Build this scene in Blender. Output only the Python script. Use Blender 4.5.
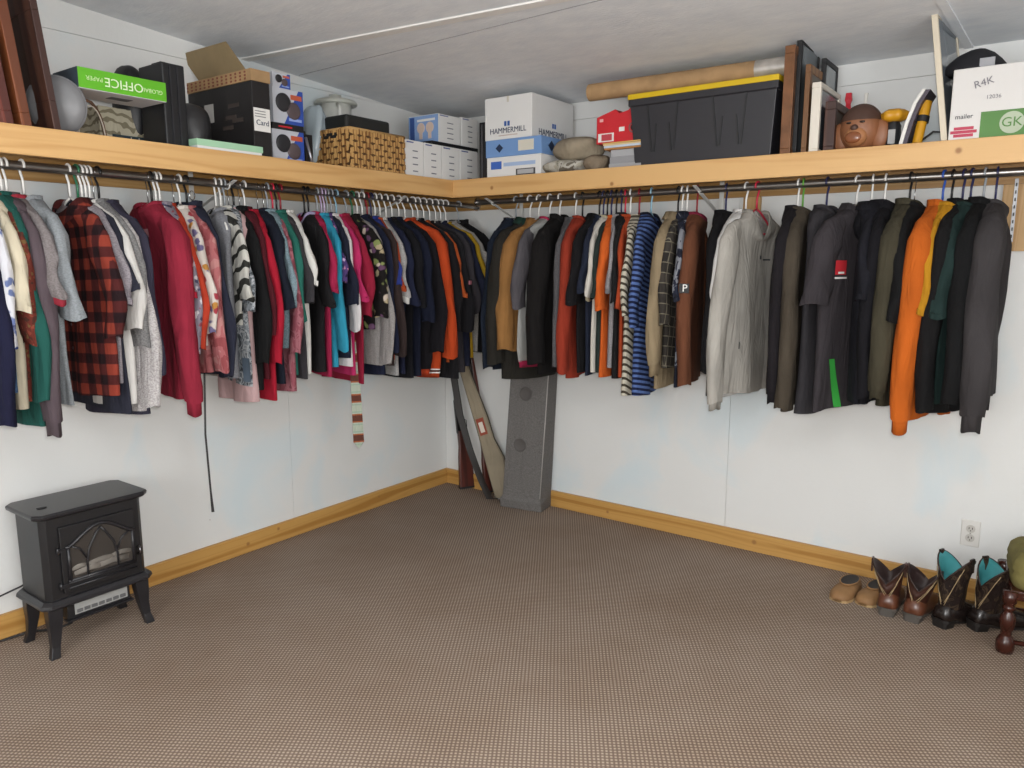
import bpy, bmesh, math, random
from mathutils import Vector, Matrix
random.seed(7)
for o in list(bpy.data.objects): bpy.data.objects.remove(o)
SC = bpy.context.scene
COL = SC.collection
PI = math.pi
# ------------------------------------------------------------------ camera
CAM = Vector((3.1683, -3.6012, 1.4198)); YAW = -0.6328; PIT = -0.1614; FPX = 759.64
FW = Vector((math.cos(PIT)*math.sin(YAW), math.cos(PIT)*math.cos(YAW), math.sin(PIT)))
RT = Vector((math.cos(YAW), -math.sin(YAW), 0)); UP = RT.cross(FW)
cd = bpy.data.cameras.new('camera'); cam = bpy.data.objects.new('camera', cd); COL.objects.link(cam)
cd.sensor_width = 36; cd.lens = FPX/1024*36; cd.clip_start = 0.02
cam.matrix_world = Matrix(((RT.x, UP.x, -FW.x, CAM.x), (RT.y, UP.y, -FW.y, CAM.y), (RT.z, UP.z, -FW.z, CAM.z), (0, 0, 0, 1)))
SC.camera = cam
# ------------------------------------------------------------------ light
w = bpy.data.worlds.new('world'); SC.world = w; w.use_nodes = True
w.node_tree.nodes['Background'].inputs[0].default_value = (0.8, 0.85, 1, 1)
w.node_tree.nodes['Background'].inputs[1].default_value = 0.02
fl = bpy.data.lights.new('camera_flash', 'POINT'); fl.energy = 125; fl.shadow_soft_size = 0.03; fl.color = (1, 0.985, 0.965)
flo = bpy.data.objects.new('camera_flash', fl); COL.objects.link(flo); flo.location = CAM + UP*0.05 + RT*0.03
cl = bpy.data.lights.new('ceiling_lamp_light', 'AREA'); cl.shape = 'DISK'; cl.size = 0.34; cl.energy = 14; cl.color = (1, 0.97, 0.93)
clo = bpy.data.objects.new('ceiling_lamp_light', cl); COL.objects.link(clo); clo.location = (3.0, -3.3, 2.40)
for nm, lc, rt, sx, en in (('added_fill_back', (2.6, -5.27, 1.45), (PI/2, 0, 0), 1.5, 62), ('added_fill_side', (4.67, -3.2, 1.45), (PI/2, 0, PI/2), 1.3, 34)):  # area lights added behind and beside the camera for even daylight on the carpet
    wd_ = bpy.data.lights.new(nm, 'AREA'); wd_.shape = 'RECTANGLE'; wd_.size = sx; wd_.size_y = 1.2; wd_.energy = en; wd_.color = (0.95, 0.98, 1)
    wo_ = bpy.data.objects.new(nm, wd_); COL.objects.link(wo_); wo_.location = lc; wo_.rotation_euler = (rt[0], 0, rt[2])
SC.view_settings.view_transform = 'Standard'; SC.view_settings.look = 'None'
SC.view_settings.gamma = 1; SC.view_settings.use_curve_mapping = False
SC.view_settings.exposure = -0.17

# ------------------------------------------------------------------ pixel helpers (a pixel is a direction; a plane gives the distance)
def ray(x, y): return FW + RT*((x-512)/FPX) - UP*((y-384)/FPX)
def onx(v, x, y): d = ray(x, y); return CAM + d*((v-CAM.x)/d.x)
def ony(v, x, y): d = ray(x, y); return CAM + d*((v-CAM.y)/d.y)
def onz(v, x, y): d = ray(x, y); return CAM + d*((v-CAM.z)/d.z)
def proj(P): d = Vector(P)-CAM; z = d.dot(FW); return 512+FPX*d.dot(RT)/z, 384-FPX*d.dot(UP)/z
def along_x(P, a, xpx):
    q = RT - FW*((xpx-512)/FPX); a = Vector(a); return -(Vector(P)-CAM).dot(q)/a.dot(q)
def along_z(P, ypx):
    q = UP + FW*((ypx-384)/FPX); return -(Vector(P)-CAM).dot(q)/q.z

# ------------------------------------------------------------------ materials
def lin(h):
    h = h.lstrip('#'); v = [int(h[i:i+2], 16)/255 for i in (0, 2, 4)]
    return tuple((c/12.92 if c <= 0.04045 else ((c+0.055)/1.055)**2.4) for c in v)+(1,)
MC = {}
class NT:
    def __init__(s, name):
        s.m = bpy.data.materials.new(name); s.m.use_nodes = True; s.t = s.m.node_tree
        s.b = s.t.nodes['Principled BSDF']
    def n(s, typ, **kw):
        nd = s.t.nodes.new(typ)
        for k, v in kw.items():
            if k[0] == '_': nd.inputs[int(k[1:])].default_value = v
            elif k.startswith('i_'): nd.inputs[k[2:].replace('_', ' ')].default_value = v
            else: setattr(nd, k, v)
        return nd
    def l(s, a, b): s.t.links.new(a, b)
    def coord(s, scale=(1, 1, 1), rot=(0, 0, 0), kind='Object', loc=(0, 0, 0)):
        tc = s.n('ShaderNodeTexCoord'); mp = s.n('ShaderNodeMapping')
        mp.inputs['Scale'].default_value = scale; mp.inputs['Rotation'].default_value = rot; mp.inputs['Location'].default_value = loc
        s.l(tc.outputs[kind], mp.inputs[0]); return mp.outputs[0]
    def ramp(s, fac, stops, const=False):
        r = s.n('ShaderNodeValToRGB'); e = r.color_ramp.elements
        if const: r.color_ramp.interpolation = 'CONSTANT'
        while len(e) < len(stops): e.new(0.5)
        for i, (p, c) in enumerate(stops): e[i].position = p; e[i].color = lin(c) if isinstance(c, str) else c
        s.l(fac, r.inputs[0]); return r.outputs[0]
    def mix(s, fac, a, b, mode='MIX'):
        m = s.n('ShaderNodeMix', data_type='RGBA', blend_type=mode)
        for sock, v in ((m.inputs[0], fac), (m.inputs[6], a), (m.inputs[7], b)):
            if hasattr(v, 'is_output'): s.l(v, sock)
            elif isinstance(v, (int, float)): sock.default_value = v
            else: sock.default_value = lin(v) if isinstance(v, str) else v
        return m.outputs[2]
    def bump(s, h, strength=0.3, dist=0.01):
        b = s.n('ShaderNodeBump'); b.inputs['Strength'].default_value = strength; b.inputs['Distance'].default_value = dist
        s.l(h, b.inputs['Height']); s.l(b.outputs[0], s.b.inputs['Normal'])
    def col(s, c):
        if hasattr(c, 'is_output'): s.l(c, s.b.inputs['Base Color'])
        else: s.b.inputs['Base Color'].default_value = lin(c)
    def rough(s, v): s.b.inputs['Roughness'].default_value = v
def plain(c, rough=0.6, metal=0.0, var=0.0, name=None, coat=0.0):
    k = ('plain', c, rough, metal, var, coat)
    if k in MC: return MC[k]
    t = NT(name or 'paint_'+c.strip('#')); t.rough(rough); t.b.inputs['Metallic'].default_value = metal
    if coat: t.b.inputs['Coat Weight'].default_value = coat
    if var:
        nz = t.n('ShaderNodeTexNoise', i_Scale=14.0, i_Detail=4.0); t.l(t.coord(), nz.inputs['Vector'])
        d = tuple(x*(1-var) for x in lin(c)[:3])+(1,); u = tuple(min(1, x*(1+var*0.6)) for x in lin(c)[:3])+(1,)
        t.col(t.ramp(nz.outputs[0], [(0.3, d), (0.7, u)]))
    else: t.col(c)
    MC[k] = t.m; return t.m
def dull(h, k=0.74, ds=0.10):
    v = [int(h[i:i+2], 16)/255 for i in (1, 3, 5)]; g = sum(v)/3
    v = [(g*ds+x*(1-ds)) for x in v]; kk = k**(1/2.2)
    return '#'+''.join('%02x' % max(0, min(255, round(x*kk*255))) for x in v)
def cloth(kind, *cs, s=1.0, rot=0.0, rough=0.92):
    cs = tuple(dull(c_) for c_ in cs)
    k = ('cloth', kind, cs, s, rot, rough)
    if k in MC: return MC[k]
    t = NT('cloth_'+kind); t.rough(rough); t.b.inputs['Specular IOR Level'].default_value = 0.2
    c0 = cs[0]
    if kind == 'solid':
        nz = t.n('ShaderNodeTexNoise', i_Scale=6.0, i_Detail=3.0); t.l(t.coord(), nz.inputs['Vector'])
        b = lin(c0); t.col(t.ramp(nz.outputs[0], [(0.3, tuple(x*0.86 for x in b[:3])+(1,)), (0.7, tuple(min(1, x*1.1) for x in b[:3])+(1,))]))
    elif kind == 'heather':
        nz = t.n('ShaderNodeTexNoise', i_Scale=150.0*s, i_Detail=2.0); t.l(t.coord((1, 1, 1.6)), nz.inputs['Vector'])
        t.col(t.ramp(nz.outputs[0], [(0.38, cs[1]), (0.62, c0)]))
    elif kind == 'stripe':       # bands across the garment
        wv = t.n('ShaderNodeTexWave', wave_type='BANDS', bands_direction='Z', i_Scale=s, i_Distortion=0.5, i_Detail=1.0)
        wv.inputs['Detail Scale'].default_value = 0.4
        t.l(t.coord(rot=(0, rot, 0)), wv.inputs['Vector'])
        n = len(cs); t.col(t.ramp(wv.outputs[1], [((i/n)+0.0, c) for i, c in enumerate(cs)], True))
    elif kind == 'plaid':
        a = t.n('ShaderNodeTexWave', wave_type='BANDS', bands_direction='Z', i_Scale=s)
        b = t.n('ShaderNodeTexWave', wave_type='BANDS', bands_direction='X', i_Scale=s)
        co = t.coord(rot=(0.03, 0.03, 0)); t.l(co, a.inputs['Vector']); t.l(co, b.inputs['Vector'])
        ra = t.ramp(a.outputs[1], [(0, '#000000'), (0.42, '#606060'), (0.5, '#d0d0d0'), (0.62, '#ffffff')]); rb = t.ramp(b.outputs[1], [(0, '#000000'), (0.42, '#606060'), (0.5, '#d0d0d0'), (0.62, '#ffffff')])
        ad = t.n('ShaderNodeMath', operation='ADD'); t.l(ra, ad.inputs[0]); t.l(rb, ad.inputs[1])
        hf = t.n('ShaderNodeMath', operation='MULTIPLY', _1=0.5); t.l(ad.outputs[0], hf.inputs[0])
        t.col(t.ramp(hf.outputs[0], [(0.05, cs[2]), (0.42, cs[1]), (0.56, cs[1]), (0.85, c0)]))
    elif kind == 'floral':
        v = t.n('ShaderNodeTexVoronoi', feature='F1', i_Scale=26.0*s); nz = t.n('ShaderNodeTexNoise', i_Scale=18.0*s, i_Detail=2.0)
        co = t.coord(); t.l(co, nz.inputs['Vector'])
        mx = t.n('ShaderNodeMix', data_type='RGBA', blend_type='ADD'); mx.inputs[0].default_value = 0.05
        t.l(co, mx.inputs[6]); t.l(nz.outputs[1], mx.inputs[7]); t.l(mx.outputs[2], v.inputs['Vector'])
        blot = t.ramp(v.outputs['Distance'], [(0.0, '#ffffff'), (0.34, '#ffffff'), (0.46, '#000000')])
        sep = t.n('ShaderNodeSeparateColor'); t.l(v.outputs['Color'], sep.inputs[0])
        n = len(cs)-1; pc = t.ramp(sep.outputs[0], [(i/n, c) for i, c in enumerate(cs[1:])], True)
        t.col(t.mix(blot, c0, pc))
    elif kind == 'camo':
        nz = t.n('ShaderNodeTexNoise', i_Scale=20.0*s, i_Detail=3.0, i_Distortion=0.8); t.l(t.coord((1, 1, 0.8)), nz.inputs['Vector'])
        n = len(cs); t.col(t.ramp(nz.outputs[0], [(0.34+0.32*i/n if i else 0.0, c) for i, c in enumerate(cs)], True))
    elif kind == 'zebra':
        wv = t.n('ShaderNodeTexWave', wave_type='BANDS', bands_direction='Z', i_Scale=4.5*s, i_Distortion=9.0, i_Detail=2.0)
        wv.inputs['Detail Scale'].default_value = 1.3
        t.l(t.coord(rot=(0, rot, 0)), wv.inputs['Vector']); t.col(t.ramp(wv.outputs[1], [(0, cs[1]), (0.28, c0)], True))
    elif kind == 'panes':        # outlined blocks
        br = t.n('ShaderNodeTexBrick', i_Scale=9.0*s); br.inputs['Color1'].default_value = lin(c0); br.inputs['Color2'].default_value = lin(cs[1]); br.inputs['Mortar'].default_value = lin(cs[2])
        br.inputs['Mortar Size'].default_value = 0.022; br.inputs['Brick Width'].default_value = 0.36; br.inputs['Row Height'].default_value = 0.40; br.offset = 0.12
        t.l(t.coord(rot=(PI/2, 0, rot)), br.inputs['Vector']); t.col(br.outputs[0])
    nb = t.n('ShaderNodeTexNoise', i_Scale=1.0, i_Detail=3.5, i_Distortion=0.9); t.l(t.coord((17, 17, 4.5), rot=(0, 0.25, 0)), nb.inputs['Vector'])
    t.bump(nb.outputs[0], 0.6, 0.022)
    MC[k] = t.m; return t.m
def wood(c1, c2, axis, s=1.0, rough=0.5, knots=(), knotc='#94683a'):
    k = ('wood', c1, c2, axis, s, rough, tuple(knots))
    if k in MC: return MC[k]
    t = NT('wood'); t.rough(rough); sc = {'X': (0.35, 5, 5), 'Y': (5, 0.35, 5), 'Z': (5, 5, 0.35)}[axis]
    co = t.coord(sc)
    nz = t.n('ShaderNodeTexNoise', i_Scale=2.2*s, i_Detail=5.0, i_Distortion=0.6); t.l(co, nz.inputs['Vector'])
    wv = t.n('ShaderNodeTexWave', wave_type='RINGS', rings_direction=axis, i_Scale=1.1*s, i_Distortion=7.0, i_Detail=3.0); t.l(co, wv.inputs['Vector'])
    m = t.mix(0.62, wv.outputs[0], nz.outputs[0]); cc = t.ramp(m, [(0.36, c2), (0.47, c1), (0.53, c1), (0.60, tuple(0.6*a_+0.4*b_ for a_, b_ in zip(lin(c1), lin(c2)))), (0.66, c1)])
    if knots:
        tc = t.n('ShaderNodeTexCoord')
        for kp in knots:
            vd = t.n('ShaderNodeVectorMath', operation='DISTANCE', _1=kp[:3]); t.l(tc.outputs['Object'], vd.inputs[0])
            cc = t.mix(t.ramp(vd.outputs['Value'], [(kp[3]*0.5, '#ffffff'), (kp[3], '#000000')]), cc, knotc)
    t.col(cc); fn = t.n('ShaderNodeTexNoise', i_Scale=40.0, i_Detail=2.0); t.l(co, fn.inputs['Vector']); t.bump(fn.outputs[0], 0.12, 0.003)
    MC[k] = t.m; return t.m
def glassy(c='#ffffff', rough=0.05, trans=0.9):
    k = ('glass', c, rough, trans)
    if k in MC: return MC[k]
    t = NT('clear_plastic'); t.rough(rough); t.col(c); t.b.inputs['Transmission Weight'].default_value = trans; t.b.inputs['IOR'].default_value = 1.25
    MC[k] = t.m; return t.m

# ------------------------------------------------------------------ mesh helpers
class MB:
    def __init__(s): s.v = []; s.f = []
    def add(s, vs, fs): o = len(s.v); s.v += [tuple(p) for p in vs]; s.f += [tuple(i+o for i in q) for q in fs]; return s
    def box(s, x0, x1, y0, y1, z0, z1, M=None):
        vs = [Vector((x, y, z)) for z in (z0, z1) for y in (y0, y1) for x in (x0, x1)]
        if M is not None: vs = [M @ p for p in vs]
        return s.add(vs, [(0, 2, 3, 1), (4, 5, 7, 6), (0, 1, 5, 4), (2, 6, 7, 3), (0, 4, 6, 2), (1, 3, 7, 5)])
    def loft(s, rings, cap0=False, cap1=False, closed=True):
        n = len(rings[0]); vs = [p for r in rings for p in r]; fs = []
        m = n if closed else n-1
        for j in range(len(rings)-1):
            for i in range(m): a = j*n+i; b = j*n+(i+1) % n; fs.append((a, b, b+n, a+n))
        if cap0: fs.append(tuple(range(n-1, -1, -1)))
        if cap1: o = (len(rings)-1)*n; fs.append(tuple(range(o, o+n)))
        return s.add(vs, fs)
    def tube(s, pts, r, n=8, cap=True, flat=1.0, ref=None):
        pts = [Vector(p) for p in pts]; rings = []; rr = r if isinstance(r, (list, tuple)) else [r]*len(pts)
        pn = None
        for i, p in enumerate(pts):
            d = (pts[min(i+1, len(pts)-1)]-pts[max(i-1, 0)]).normalized()
            if pn is None:
                a = Vector(ref) if ref else (Vector((0, 0, 1)) if abs(d.z) < 0.9 else Vector((1, 0, 0)))
            else: a = pn
            u = (a - d*a.dot(d)).normalized(); pn = u; v = d.cross(u)
            rings.append([p+u*(rr[i]*math.cos(2*PI*k/n))+v*(rr[i]*flat*math.sin(2*PI*k/n)) for k in range(n)])
        return s.loft(rings, cap, cap)
    def lathe(s, prof, n=20, c=(0, 0, 0), ax='Z', cap=True):
        rings = []
        for r, z in prof:
            ring = []
            for k in range(n):
                a = 2*PI*k/n; p = (r*math.cos(a), r*math.sin(a), z)
                if ax == 'X': p = (p[2], p[0], p[1])
                elif ax == 'Y': p = (p[1], p[2], p[0])
                ring.append(Vector(p)+Vector(c))
            rings.append(ring)
        return s.loft(rings, cap, cap)
    def prism(s, poly, y0, y1, plane='XZ'):
        f = {'XZ': lambda a, b, c: (a, c, b), 'YZ': lambda a, b, c: (c, a, b), 'XY': lambda a, b, c: (a, b, c)}[plane]
        n = len(poly); vs = [f(a, b, y0) for a, b in poly]+[f(a, b, y1) for a, b in poly]
        return s.add(vs, [tuple(range(n)), tuple(range(2*n-1, n-1, -1))]+[(i, i+n, (i+1) % n+n, (i+1) % n) for i in range(n)])
    def mesh(s, name, smooth=False):
        me = bpy.data.meshes.new(name); me.from_pydata(s.v, [], s.f)
        bm = bmesh.new(); bm.from_mesh(me); bmesh.ops.recalc_face_normals(bm, faces=bm.faces); bm.to_mesh(me); bm.free()
        if smooth: me.polygons.foreach_set('use_smooth', [True]*len(me.polygons))
        return me
    def obj(s, name, mat, parent=None, smooth=False, bevel=0, label=None, sharp=None):
        o = bpy.data.objects.new(name, s.mesh(name, smooth)); COL.objects.link(o); o.data.materials.append(mat)
        if sharp: o.data.set_sharp_from_angle(angle=sharp)
        if parent: o.parent = parent
        if bevel:
            b = o.modifiers.new('bevel', 'BEVEL'); b.width = bevel; b.segments = 2; b.limit_method = 'ANGLE'; b.angle_limit = 0.6
        if label: o['label'] = label
        return o
def tag(o, label, cat, group=None):
    o['label'] = label; o['category'] = cat
    if group: o['group'] = group
    return o
def thing(name, label, cat, loc=(0, 0, 0), rz=0, group=None):
    o = bpy.data.objects.new(name, None); COL.objects.link(o); o.location = loc; o.rotation_euler = (0, 0, rz); o.empty_display_size = 0.05
    return tag(o, label, cat, group)
def struct(o): o['kind'] = 'structure'; return o
def boxo(name, x0, x1, y0, y1, z0, z1, mat, parent=None, bevel=0, label=None, M=None):
    return MB().box(x0, x1, y0, y1, z0, z1, M).obj(name, mat, parent, bevel=bevel, label=label)
def decal(name, par, face, u0, u1, z0, z1, mat, off=0.0, th=0.0012):
    """a printed label on the front (Y=0) or side (X=0) face of a box thing"""
    if face == 'F': return boxo(name, u0, u1, -off-th, -off, z0, z1, mat, par)
    return boxo(name, off, off+th, u0, u1, z0, z1, mat, par)
def text(par, face, s, u, z, size, mat, off=0.0015, rot=0.0, name='lettering', squash=1.0):
    cu = bpy.data.curves.new('t', 'FONT'); cu.body = s; cu.size = size; cu.align_x = 'CENTER'; cu.align_y = 'CENTER'; cu.extrude = 0.0004; cu.resolution_u = 3
    tmp = bpy.data.objects.new('t', cu); me = bpy.data.meshes.new_from_object(tmp); bpy.data.objects.remove(tmp)
    o = bpy.data.objects.new(name, me); COL.objects.link(o); me.materials.clear(); me.materials.append(mat); o.parent = par
    if face == 'F': o.matrix_local = Matrix.Translation((u, -off, z)) @ Matrix.Rotation(PI/2, 4, 'X') @ Matrix.Rotation(rot, 4, 'Z') @ Matrix.Diagonal((squash, 1, 1, 1))
    elif face == 'B': o.matrix_local = Matrix.Translation((u, off, z)) @ Matrix.Rotation(PI, 4, 'Z') @ Matrix.Rotation(PI/2, 4, 'X') @ Matrix.Rotation(rot, 4, 'Z') @ Matrix.Diagonal((squash, 1, 1, 1))
    else: o.matrix_local = Matrix.Translation((off, u, z)) @ Matrix.Rotation(PI/2, 4, 'Z') @ Matrix.Rotation(PI/2, 4, 'X') @ Matrix.Rotation(rot, 4, 'Z') @ Matrix.Diagonal((squash, 1, 1, 1))
    return o

# ------------------------------------------------------------------ room shell
HC = 2.244; SLOPE = 0.0639; RX = 4.7; RY = -5.3
def ceil_z(y): return HC - SLOPE*y
def wall_mat():
    t = NT('white_wall_paint'); t.rough(0.55)
    nz = t.n('ShaderNodeTexNoise', i_Scale=2.4, i_Detail=4.0, i_Distortion=0.5); t.l(t.coord((1, 1, 0.8)), nz.inputs['Vector'])
    c = t.ramp(nz.outputs[0], [(0.36, '#d8d8d6'), (0.53, '#d9d9d7'), (0.63, '#d1d8da'), (0.75, '#ccd7db')])
    sp = t.n('ShaderNodeTexVoronoi', i_Scale=5.0); t.l(t.coord(), sp.inputs['Vector'])
    c = t.mix(t.ramp(sp.outputs['Distance'], [(0.008, '#ffffff'), (0.016, '#000000')]), c, '#9a8c80')
    t.col(c); b = t.n('ShaderNodeTexNoise', i_Scale=60.0, i_Detail=3.0); t.l(t.coord(), b.inputs['Vector']); t.bump(b.outputs[0], 0.12, 0.004)
    return t.m
def ceil_mat():
    t = NT('textured_ceiling'); t.rough(0.8)
    nz = t.n('ShaderNodeTexNoise', i_Scale=9.0, i_Detail=6.0); t.l(t.coord((1, 2, 1)), nz.inputs['Vector'])
    t.col(t.ramp(nz.outputs[0], [(0.35, '#dde1e6'), (0.65, '#e6e9ec')]))
    b = t.n('ShaderNodeTexNoise', i_Scale=70.0, i_Detail=4.0); t.l(t.coord((0.5, 1.5, 1)), b.inputs['Vector']); t.bump(b.outputs[0], 0.22, 0.006)
    return t.m
def carpet_mat():
    t = NT('loop_carpet'); t.rough(0.95); t.b.inputs['Specular IOR Level'].default_value = 0.05
    a = t.n('ShaderNodeTexWave', wave_type='BANDS', bands_direction='X', i_Scale=25.0, i_Distortion=0.5, i_Detail=1.0)
    b = t.n('ShaderNodeTexWave', wave_type='BANDS', bands_direction='Y', i_Scale=24.0, i_Distortion=1.2, i_Detail=1.0)
    co = t.coord(rot=(0, 0, -0.57)); t.l(co, a.inputs['Vector']); t.l(co, b.inputs['Vector'])
    m = t.n('ShaderNodeMath', operation='MULTIPLY'); t.l(a.outputs[1], m.inputs[0]); t.l(b.outputs[1], m.inputs[1])
    m2 = t.n('ShaderNodeMath', operation='ADD', _1=0.0); t.l(m.outputs[0], m2.inputs[0])
    c = t.ramp(m2.outputs[0], [(0.0, '#75665b'), (0.35, '#968576'), (0.8, '#b0a091')])
    nz = t.n('ShaderNodeTexNoise', i_Scale=1.6, i_Detail=6.0, i_Roughness=0.65); t.l(t.coord(), nz.inputs['Vector'])
    c = t.mix(1.0, c, t.ramp(nz.outputs[0], [(0.3, '#eee8e2'), (0.6, '#ffffff')]), 'MULTIPLY')
    st = t.n('ShaderNodeTexVoronoi', i_Scale=4.3); t.l(t.coord(), st.inputs['Vector'])
    c = t.mix(t.ramp(st.outputs['Distance'], [(0.015, '#909090'), (0.05, '#000000')]), c, '#5c4432')
    t.col(c); t.bump(m.outputs[0], 0.3, 0.004); return t.m
WALL = wall_mat()
SEAM = plain('#a8a6a2', 0.9)
fm = boxo('floor', -0.1, RX+0.1, RY-0.1, 0.1, -0.1, 0, carpet_mat()); struct(fm)
c = MB().prism([(0.1, HC-0.1*SLOPE), (RY-0.1, ceil_z(RY-0.1)), (RY-0.1, ceil_z(RY)+0.12), (0.1, ceil_z(RY)+0.12)], -0.1, RX+0.1, 'YZ').obj('ceiling', ceil_mat()); struct(c)
G = 0.0008
wl = boxo('wall_left', -0.1, -0.008, RY, 0.1, 0, ceil_z(RY), SEAM); struct(wl)
wr = boxo('wall_right', -0.1, RX, 0.008, 0.1, 0, 2.3, SEAM); struct(wr)
ys = [0.0, -1.206, -3.645, RY]
for a, b in zip(ys[:-1], ys[1:]):
    boxo('panel', -0.008, 0, b+G, a-G, 0, 2.272-G, WALL, wl)
for a, b in ((0, -3.64), (-3.64, RY)):
    boxo('panel', -0.008, 0.0006, b+G, a-G, 2.272+G, 2.62, WALL, wl)
xs = [0.0, 1.861, 4.30, RX]
for a, b in zip(xs[:-1], xs[1:]):
    boxo('panel', a+G, b-G, 0, 0.008, 0, 2.157-G, WALL, wr)
for a, b in ((0, 3.66), (3.66, RX)):
    boxo('panel', a+G, b-G, -0.0006, 0.008, 2.157+G, 2.3, WALL, wr)
for n_, (x_, y_, sx, rz_) in (('added_window_1', (2.6, RY, 1.5, 0)), ('added_window_2', (RX, -3.2, 1.3, PI/2))):  # unseen windows, added to go with the two fill lights
    wf = bpy.data.objects.new(n_, None); COL.objects.link(wf); struct(wf); wf.location = (x_, y_, 1.45); wf.rotation_euler = (0, 0, rz_)
    for nm, b_ in (('added_window_frame', (-sx/2-0.07, sx/2+0.07, 0.001, 0.02, 0.6, 0.67)), ('added_window_frame', (-sx/2-0.07, sx/2+0.07, 0.001, 0.02, -0.67, -0.6)), ('added_window_frame', (-sx/2-0.07, -sx/2, 0.001, 0.02, -0.6, 0.6)), ('added_window_frame', (sx/2, sx/2+0.07, 0.001, 0.02, -0.6, 0.6)), ('added_window_pane', (-sx/2, sx/2, 0.001, 0.004, -0.6, 0.6))):
        boxo(nm, *b_, plain('#d8d8d4', 0.5), wf)
struct(boxo('wall_back', -0.1, RX, RY-0.1, RY, 0, 2.65, WALL)); struct(boxo('wall_far_side', RX, RX+0.1, RY-0.1, 0.1, 0, 2.65, WALL))
PINE = '#cba26b'; PINE2 = '#a87638'
BB = '#bb8f4e'; BB2 = '#a47536'
bl = boxo('baseboard_left', 0, 0.02, RY, 0, 0, 0.0935, wood(BB, BB2, 'Y', knots=((0.02, -1.50, 0.045, 0.012), (0.02, -1.32, 0.07, 0.01), (0.02, -0.62, 0.06, 0.008))), bevel=0.003); struct(bl)
br = boxo('baseboard_right', 0.0205, RX, -0.02, 0, 0, 0.0935, wood(BB, BB2, 'X', knots=((2.02, -0.02, 0.05, 0.014), (1.2, -0.02, 0.04, 0.01))), bevel=0.003); struct(br)
# ceiling battens
def batten(n, p0, p1, w_, mat):
    p0 = Vector(p0); p1 = Vector(p1); d = (p1-p0).normalized(); s_ = Vector((-d.y, d.x, 0)).normalized()*w_/2
    q = [p0-s_, p0+s_, p1+s_, p1-s_]; vs = []
    for dz in (-0.006, 0.03): vs += [Vector((p.x, p.y, ceil_z(p.y)+dz)) for p in q]
    struct(MB().add(vs, [(0, 1, 2, 3), (7, 6, 5, 4), (0, 4, 5, 1), (1, 5, 6, 2), (2, 6, 7, 3), (3, 7, 4, 0)]).obj(n, mat))
TRIM = plain('#e3e1dd', 0.5)
batten('trim_1', (0.0, -1.36, 0), (RX, -0.95, 0), 0.042, TRIM)
batten('trim_2', (2.72, -0.6, 0), (2.75, 0, 0), 0.03, ceil_mat())
MB().tube([(0.02, -1.068, ceil_z(-1.068)), (1.66, -1.132, ceil_z(-1.132)), (3.4, -1.2, ceil_z(-1.2))], 0.0025, 4).obj('crack', plain('#8c8c8e', 0.9), c)

# ------------------------------------------------------------------ shelves
ZT = 1.836; ZB = 1.746; DL = 0.483; DR = 0.4636; ZS = 1.828; YEND = -4.2; XEND = 4.2
sl = thing('closet_shelf', 'pine wall shelf over the rod that holds the picture frames and wicker basket', 'shelf', (0, 0, ZS))
sr = thing('closet_shelf', 'pine wall shelf over the rod that holds the black tote and paper boxes', 'shelf', (0, 0, ZS))
FAS = wood(PINE, PINE2, 'Y', 0.8)
FAS2 = wood(PINE, PINE2, 'X', 0.8, knots=((0.74, -DR, -0.045, 0.012), (1.43, -DR, -0.065, 0.012), (2.80, -DR, -0.03, 0.013)))
boxo('board', 0, DL-0.02, YEND, 0, -0.018, 0, wood('#b98f58', '#a2773f', 'Y'), sl)
boxo('fascia', DL-0.02, DL, YEND, -DR, ZB-ZS, ZT-ZS, FAS, sl, bevel=0.002)
boxo('ledger', 0.001, 0.022, YEND, -0.002, 1.711-ZS, -0.018, wood('#b8935f', '#a37b45', 'Y'), sl)
boxo('board', DL-0.02, XEND, -DR+0.02, 0, -0.018, 0, wood('#b98f58', '#a2773f', 'X'), sr)
boxo('fascia', DL-0.02, XEND, -DR, -DR+0.02, ZB-ZS, ZT-ZS, FAS2, sr, bevel=0.002)
boxo('ledger', 0.024, XEND, -0.022, -0.001, 1.711-ZS, -0.018, wood('#b8935f', '#a37b45', 'X'), sr)
boxo('cleat', 2.912, 3.06, -0.02, -0.001, 1.455-ZS, 1.71-ZS, wood('#b8935f', '#a37b45', 'Z'), sr)
boxo('cleat', 1.885, 1.965, -0.021, -0.001, 1.64-ZS, 1.71-ZS, wood('#b8935f', '#a37b45', 'Z'), sr)
CHROME = plain('#c9c9cb', 0.22, 1.0)
ROD = plain('#8e8a86', 0.3, 0.9)
RZ = 1.732; RU = 0.29; RV = -0.28; RR = 0.0145
def rod(name, p0, p1, label):
    o = thing(name, label, 'rod', p0); d = Vector(p1)-Vector(p0)
    MB().tube([(0, 0, 0), d*0.5, d], RR, 14).obj('tube', ROD, o, True, sharp=0.8)
    MB().tube([d*0.40, d*0.75], RR+0.0012, 14).obj('sleeve_tube', ROD, o, True, sharp=0.8)
    for q in (Vector((0, 0, 0)), d): MB().tube([q-d.normalized()*0.002, q+d.normalized()*0.006], 0.026, 14).obj('flange', CHROME, o, True, sharp=0.8)
rod('closet_rod', (RU, -0.024, RZ), (RU, -4.15, RZ), 'dark steel rod carrying the red plaid shirt and blouses')
rod('closet_rod', (0.50, RV, RZ), (4.15, RV, RZ), 'chrome steel rod carrying the orange hoodie and jackets')
BRM = plain('#d8d8d4', 0.4, 0.1)
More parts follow.
